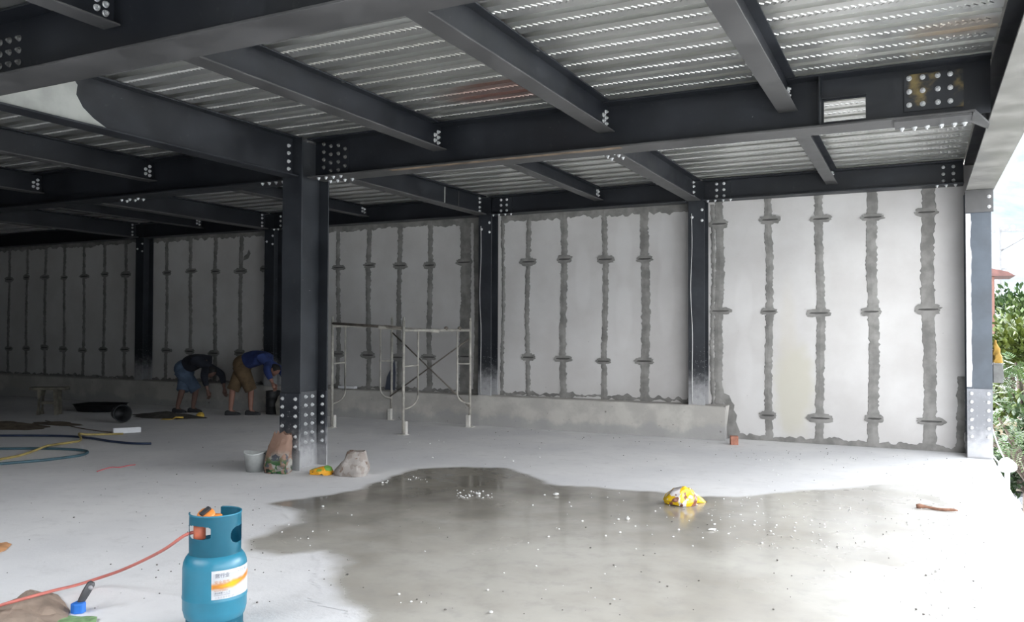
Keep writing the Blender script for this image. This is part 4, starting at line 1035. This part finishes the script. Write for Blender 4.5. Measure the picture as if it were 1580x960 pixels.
# ------------------------------------------------------------------ beyond the open edge
jb = empty('junction_box', (.835, 11.42, .90), 'grey box fixed outside the right-hand column', 'box')
bm = bmesh.new(); prism(bm, [(-.055, 0), (.05, 0), (.055, .10), (.045, .22), (-.055, .22)], -.06, .06, 'y'); bevel(bm, .008); bm_obj('casing', bm, simple('weathered_grey', (.12, .12, .118), .7, 0, .2, 12), jb)
bm = bmesh.new(); prism(bm, [(-.05, .222), (.05, .222), (.045, .235), (-.05, .235)], -.062, .062, 'y'); bm_obj('lid', bm, simple('grey_lid', (.2, .2, .19), .6), jb)
bm = bmesh.new(); loft(bm, [(0, 0, 0, .05, .05, 3), (.08, -.005, 0, .04, .045, 3), (.18, -.015, 0, .03, .035, 2.5), (.27, -.02, 0, .012, .012, 2)], 20, 5, True); crumple(bm, .02, 16, 4)
tag(bm_obj('cloth', bm, simple('yellow_cloth', (.24, .14, .02), .8, 0, .15, 12), None, (.83, 11.42, 1.137)), 'yellow cloth bundled on the grey box outside the column', 'cloth')
pl = ony(1554, 718, 11.9); pw = empty('white_pole', (pl.x, 11.9, -4.4), 'white pole outside the slab edge with ropes tied to its wrapped top', 'pole')
bm = bmesh.new(); tube(bm, [(0, 0, 0), (0, 0, 4.4+pl.z)], .03, 12); bm_obj('shaft', bm, M_WHITE, pw)
bm = bmesh.new(); bmesh.ops.create_icosphere(bm, subdivisions=3, radius=.10)
for v in bm.verts: v.co.z *= .8
crumple(bm, .03, 9, 6, False); bm_obj('plastic_wrap', bm, M_WHITE, pw, (0, 0, 4.4+pl.z))
for k, (x, z) in enumerate(((.775, .36), (.775, .02))):
    bm = bmesh.new(); a = Vector((x, 11.60, z))-pw.location; b_ = Vector((0, 0, 4.4+pl.z+.03)); tube(bm, [a.lerp(b_, t)-Vector((0, 0, .05*math.sin(math.pi*t))) for t in [i/8 for i in range(9)]], .008, 6); bm_obj('rope', bm, M_WHITE, pw)
# trees
def leaf_mat(name, c, c2):
    m = N(name); m.set(color=m.mix(m.ramp(m.noise(1.6, 3), .35, .65), c, c2), rough=.6, spec=.25); return m.m
M_TRUNK = simple('dark_bark', (.06, .045, .035), .9, 0, .3, 8, .02)
def tree(label, x, y, zc, rx, rz, n, ls, mat, seed, frond=False):
    rnd = random.Random(seed); root = empty('tree', (x, y, -4.4), label, 'tree'); bm = bmesh.new(); O_ = Vector((0, 0, zc+4.4))
    clumps = []
    for _ in range(26):
        a = rnd.uniform(0, 2*math.pi); e = rnd.uniform(-.7, 1); r = rnd.uniform(.55, .95)
        clumps.append(O_+Vector((rx*r*math.cos(a)*math.sqrt(1-e*e), rx*r*math.sin(a)*math.sqrt(1-e*e), rz*r*e)))
    for _ in range(n):
        c = rnd.choice(clumps); p_ = c+Vector((rnd.gauss(0, 1)*rx*.17, rnd.gauss(0, 1)*rx*.17, rnd.gauss(0, 1)*rz*.15))
        out = (p_-O_).normalized(); dr = (out+Vector((rnd.uniform(-.6, .6), rnd.uniform(-.6, .6), rnd.uniform(-.7, .3)))).normalized()
        nr = (Vector((0, 0, 1))+Vector((rnd.uniform(-.5, .5), rnd.uniform(-.5, .5), 0))); s_ = dr.cross(nr).normalized(); up_ = s_.cross(dr)
        if frond:
            L2 = ls*rnd.uniform(2, 3.2)
            for k in range(6):
                q_ = p_+dr*L2*k/6-Vector((0, 0, .25*L2*(k/6)**2))
                for sg in (-1, 1):
                    t_ = q_+s_*sg*ls*.9*(1-.09*k)+dr*ls*.35
                    bm.faces.new([bm.verts.new(v_) for v_ in (q_, q_+(t_-q_)*.5+dr*ls*.16, t_, q_+(t_-q_)*.5-dr*ls*.16)])
        else:
            l_ = ls*rnd.uniform(.7, 1.3)
            bm.faces.new([bm.verts.new(v_) for v_ in (p_, p_+dr*l_*.5+s_*l_*.3, p_+dr*l_+up_*l_*.05, p_+dr*l_*.5-s_*l_*.3)])
    bm_obj('foliage', bm, mat, root)
    bm = bmesh.new(); tube(bm, [(0, 0, 0), (.05, .02, O_.z*.5), (0, 0, O_.z)], [.16, .12, .06], 10)
    for k in range(7):
        c = clumps[k]; tube(bm, [(0, 0, O_.z*.75), Vector((0, 0, O_.z*.75)).lerp(c, .5)+Vector((0, 0, .1)), c], [.06, .04, .015], 6)
    bm_obj('trunk', bm, M_TRUNK, root); return root
tree('bright green feathery tree nearest beyond the slab edge', 1.75, 16.5, -.12, 1.25, .95, 420, .10, leaf_mat('feathery_green', (0.015, 0.037, 0.004), (0.026, 0.053, 0.006)), 2, True)
tree('yellow-green bushy tree behind the feathery tree', 2.55, 26, .2, 1.7, 1.6, 5200, .20, leaf_mat('yellow_green_leaf', (0.028, 0.046, 0.004), (0.048, 0.062, 0.007)), 5)
tree('round dark green tree farthest up the street', 3.75, 44, 1.4, 2.3, 2.2, 6500, .26, leaf_mat('dark_green_leaf', (0.011, 0.028, 0.006), (0.022, 0.046, 0.009)), 8)
tree('mid green tree between the yellow-green and the dark round tree', 3.6, 39.5, .9, 1.7, 1.5, 5200, .22, leaf_mat('mid_green_leaf', (0.022, 0.041, 0.007), (0.038, 0.060, 0.012)), 11)
tree('dark leafy tree low behind the feathery tree', 2.05, 21, -1.2, 1.3, 1.1, 4200, .17, leaf_mat('shade_green_leaf', (0.007, 0.019, 0.004), (0.013, 0.030, 0.005)), 14)
# utility pole
up_ = ony(1541, 440, 62); ut = empty('utility_pole', (up_.x, 62, -4.4), 'white concrete utility pole with a cross arm against the hills', 'utility pole')
ztop = ony(1541, 352, 62).z+4.4
M_CONC = simple('pale_concrete', (.15, .15, .155), .8)
bm = bmesh.new(); tube(bm, [(0, 0, 0), (0, 0, ztop)], [.25, .17], 14); bm_obj('shaft', bm, M_CONC, ut)
bm = bmesh.new(); box(bm, -.7, 3.0, -.07, .07, ztop-.25, ztop-.1); bm_obj('cross_arm', bm, M_CONC, ut)
bm = bmesh.new(); tube(bm, [(.1, 0, ztop-1.5), (2.2, 0, ztop-.2)], .06, 8); bm_obj('brace', bm, M_CONC, ut)
bm = bmesh.new(); box(bm, -.5, .45, -.05, .05, ztop-2.75, ztop-2.62); bm_obj('cross_arm', bm, M_CONC, ut)
for x in (.45, .85, 2.2):
    bm = bmesh.new(); lathe(bm, [(.001, 0), (.07, 0), (.16, .06), (.07, .1), (.14, .17), (.05, .25), (.001, .26)], 12); bm_obj('insulator', bm, simple('grey_insulator', (.3, .3, .31), .5), ut, (x, 0, ztop-.1))
# canopy hut with a rusty roof
hu = empty('roadside_hut', (ony(1527, 440, 30).x, 30, -4.4), 'open hut with a rusty red sheet roof beyond the column', 'hut')
zr = ony(1535, 428, 30).z+4.4
bm = bmesh.new(); prism(bm, [(-1.3, zr), (.62, zr-.02), (.40, zr+.12), (-.35, zr+.30), (-1.0, zr+.14)], -1.0, 1.0, 'y'); bm_obj('roof', bm, simple('rusty_sheet', (.085, .035, .03), .7, 0, .25, 6), hu)
for x in (-1.1, 0.0):
    for y in (-.8, .8):
        bm = bmesh.new(); box(bm, x-.07, x+.07, y-.07, y+.07, 0, zr); bm_obj('post', bm, simple('reddish_post', (.13, .06, .045), .8), hu)
bm = bmesh.new(); box(bm, -1.2, .1, -.9, .9, zr-2.2, zr-2.1); bm_obj('deck', bm, M_WOODD, hu)
# market stall and parked car at street level
stl = empty('market_stall', (3.3, 35.5, -4.4), 'market stall with cream awning on the street below', 'stall')
bm = bmesh.new(); prism(bm, [(-1.3, 2.1), (1.3, 2.1), (1.1, 2.35), (0, 2.75), (-1.1, 2.35)], -1.1, 1.1, 'y'); bm_obj('awning', bm, simple('cream_canvas', (.20, .165, .11), .8), stl)
for x in (-1.15, 1.15):
    for y in (-.95, .95):
        bm = bmesh.new(); tube(bm, [(x, y, 0), (x, y, 2.12)], .035, 8); bm_obj('post', bm, M_SCAF_D, stl)
bm = bmesh.new(); box(bm, -1.1, 1.1, -.8, .5, .7, .78); box(bm, -1.05, 1.05, -.75, .45, .1, .7); bm_obj('counter', bm, M_WOODD, stl)
for x in (-.7, 0, .7):
    bm = bmesh.new(); loft(bm, [(0, 0, 0, .25, .2, 4), (.15, 0, 0, .27, .22, 4), (.25, 0, 0, .15, .12, 2.2)], 20, 3, True); bm_obj('goods_tray', bm, simple('orange_goods', (.2, .08, .02), .8, 0, .4, 14), stl, (x, -.3, .78))
car = empty('car', (4.55, 28.0, -4.4), 'dark parked car on the street below the slab edge', 'car', None, None, 0)
bm = bmesh.new(); prism(bm, [(-2.1, .3), (2.05, .3), (2.1, .6), (2.0, .85), (1.1, .95), (.55, 1.42), (-.9, 1.45), (-1.5, 1.0), (-2.05, .92), (-2.15, .55)], -.82, .82, 'y'); bevel(bm, .06); bm_obj('body', bm, simple('dark_blue_paint', (.02, .025, .035), .25), car)
for s_ in (-1, 1):
    bm = bmesh.new(); prism(bm, [(-1.35, 1.0), (.95, .98), (.5, 1.36), (-.85, 1.38)], s_*.825-.006, s_*.825+.006, 'y'); bm_obj('side_window', bm, simple('car_glass', (.10, .13, .15), .1), car)
    for x in (-1.35, 1.3):
        bm = bmesh.new(); lathe(bm, [(.001, -.1), (.2, -.1), (.32, -.09), (.33, 0), (.32, .09), (.2, .1), (.001, .1)], 24); bm_obj('wheel', bm, M_BLACK, car, (x, s_*.78, .33), (math.pi/2, 0, 0))
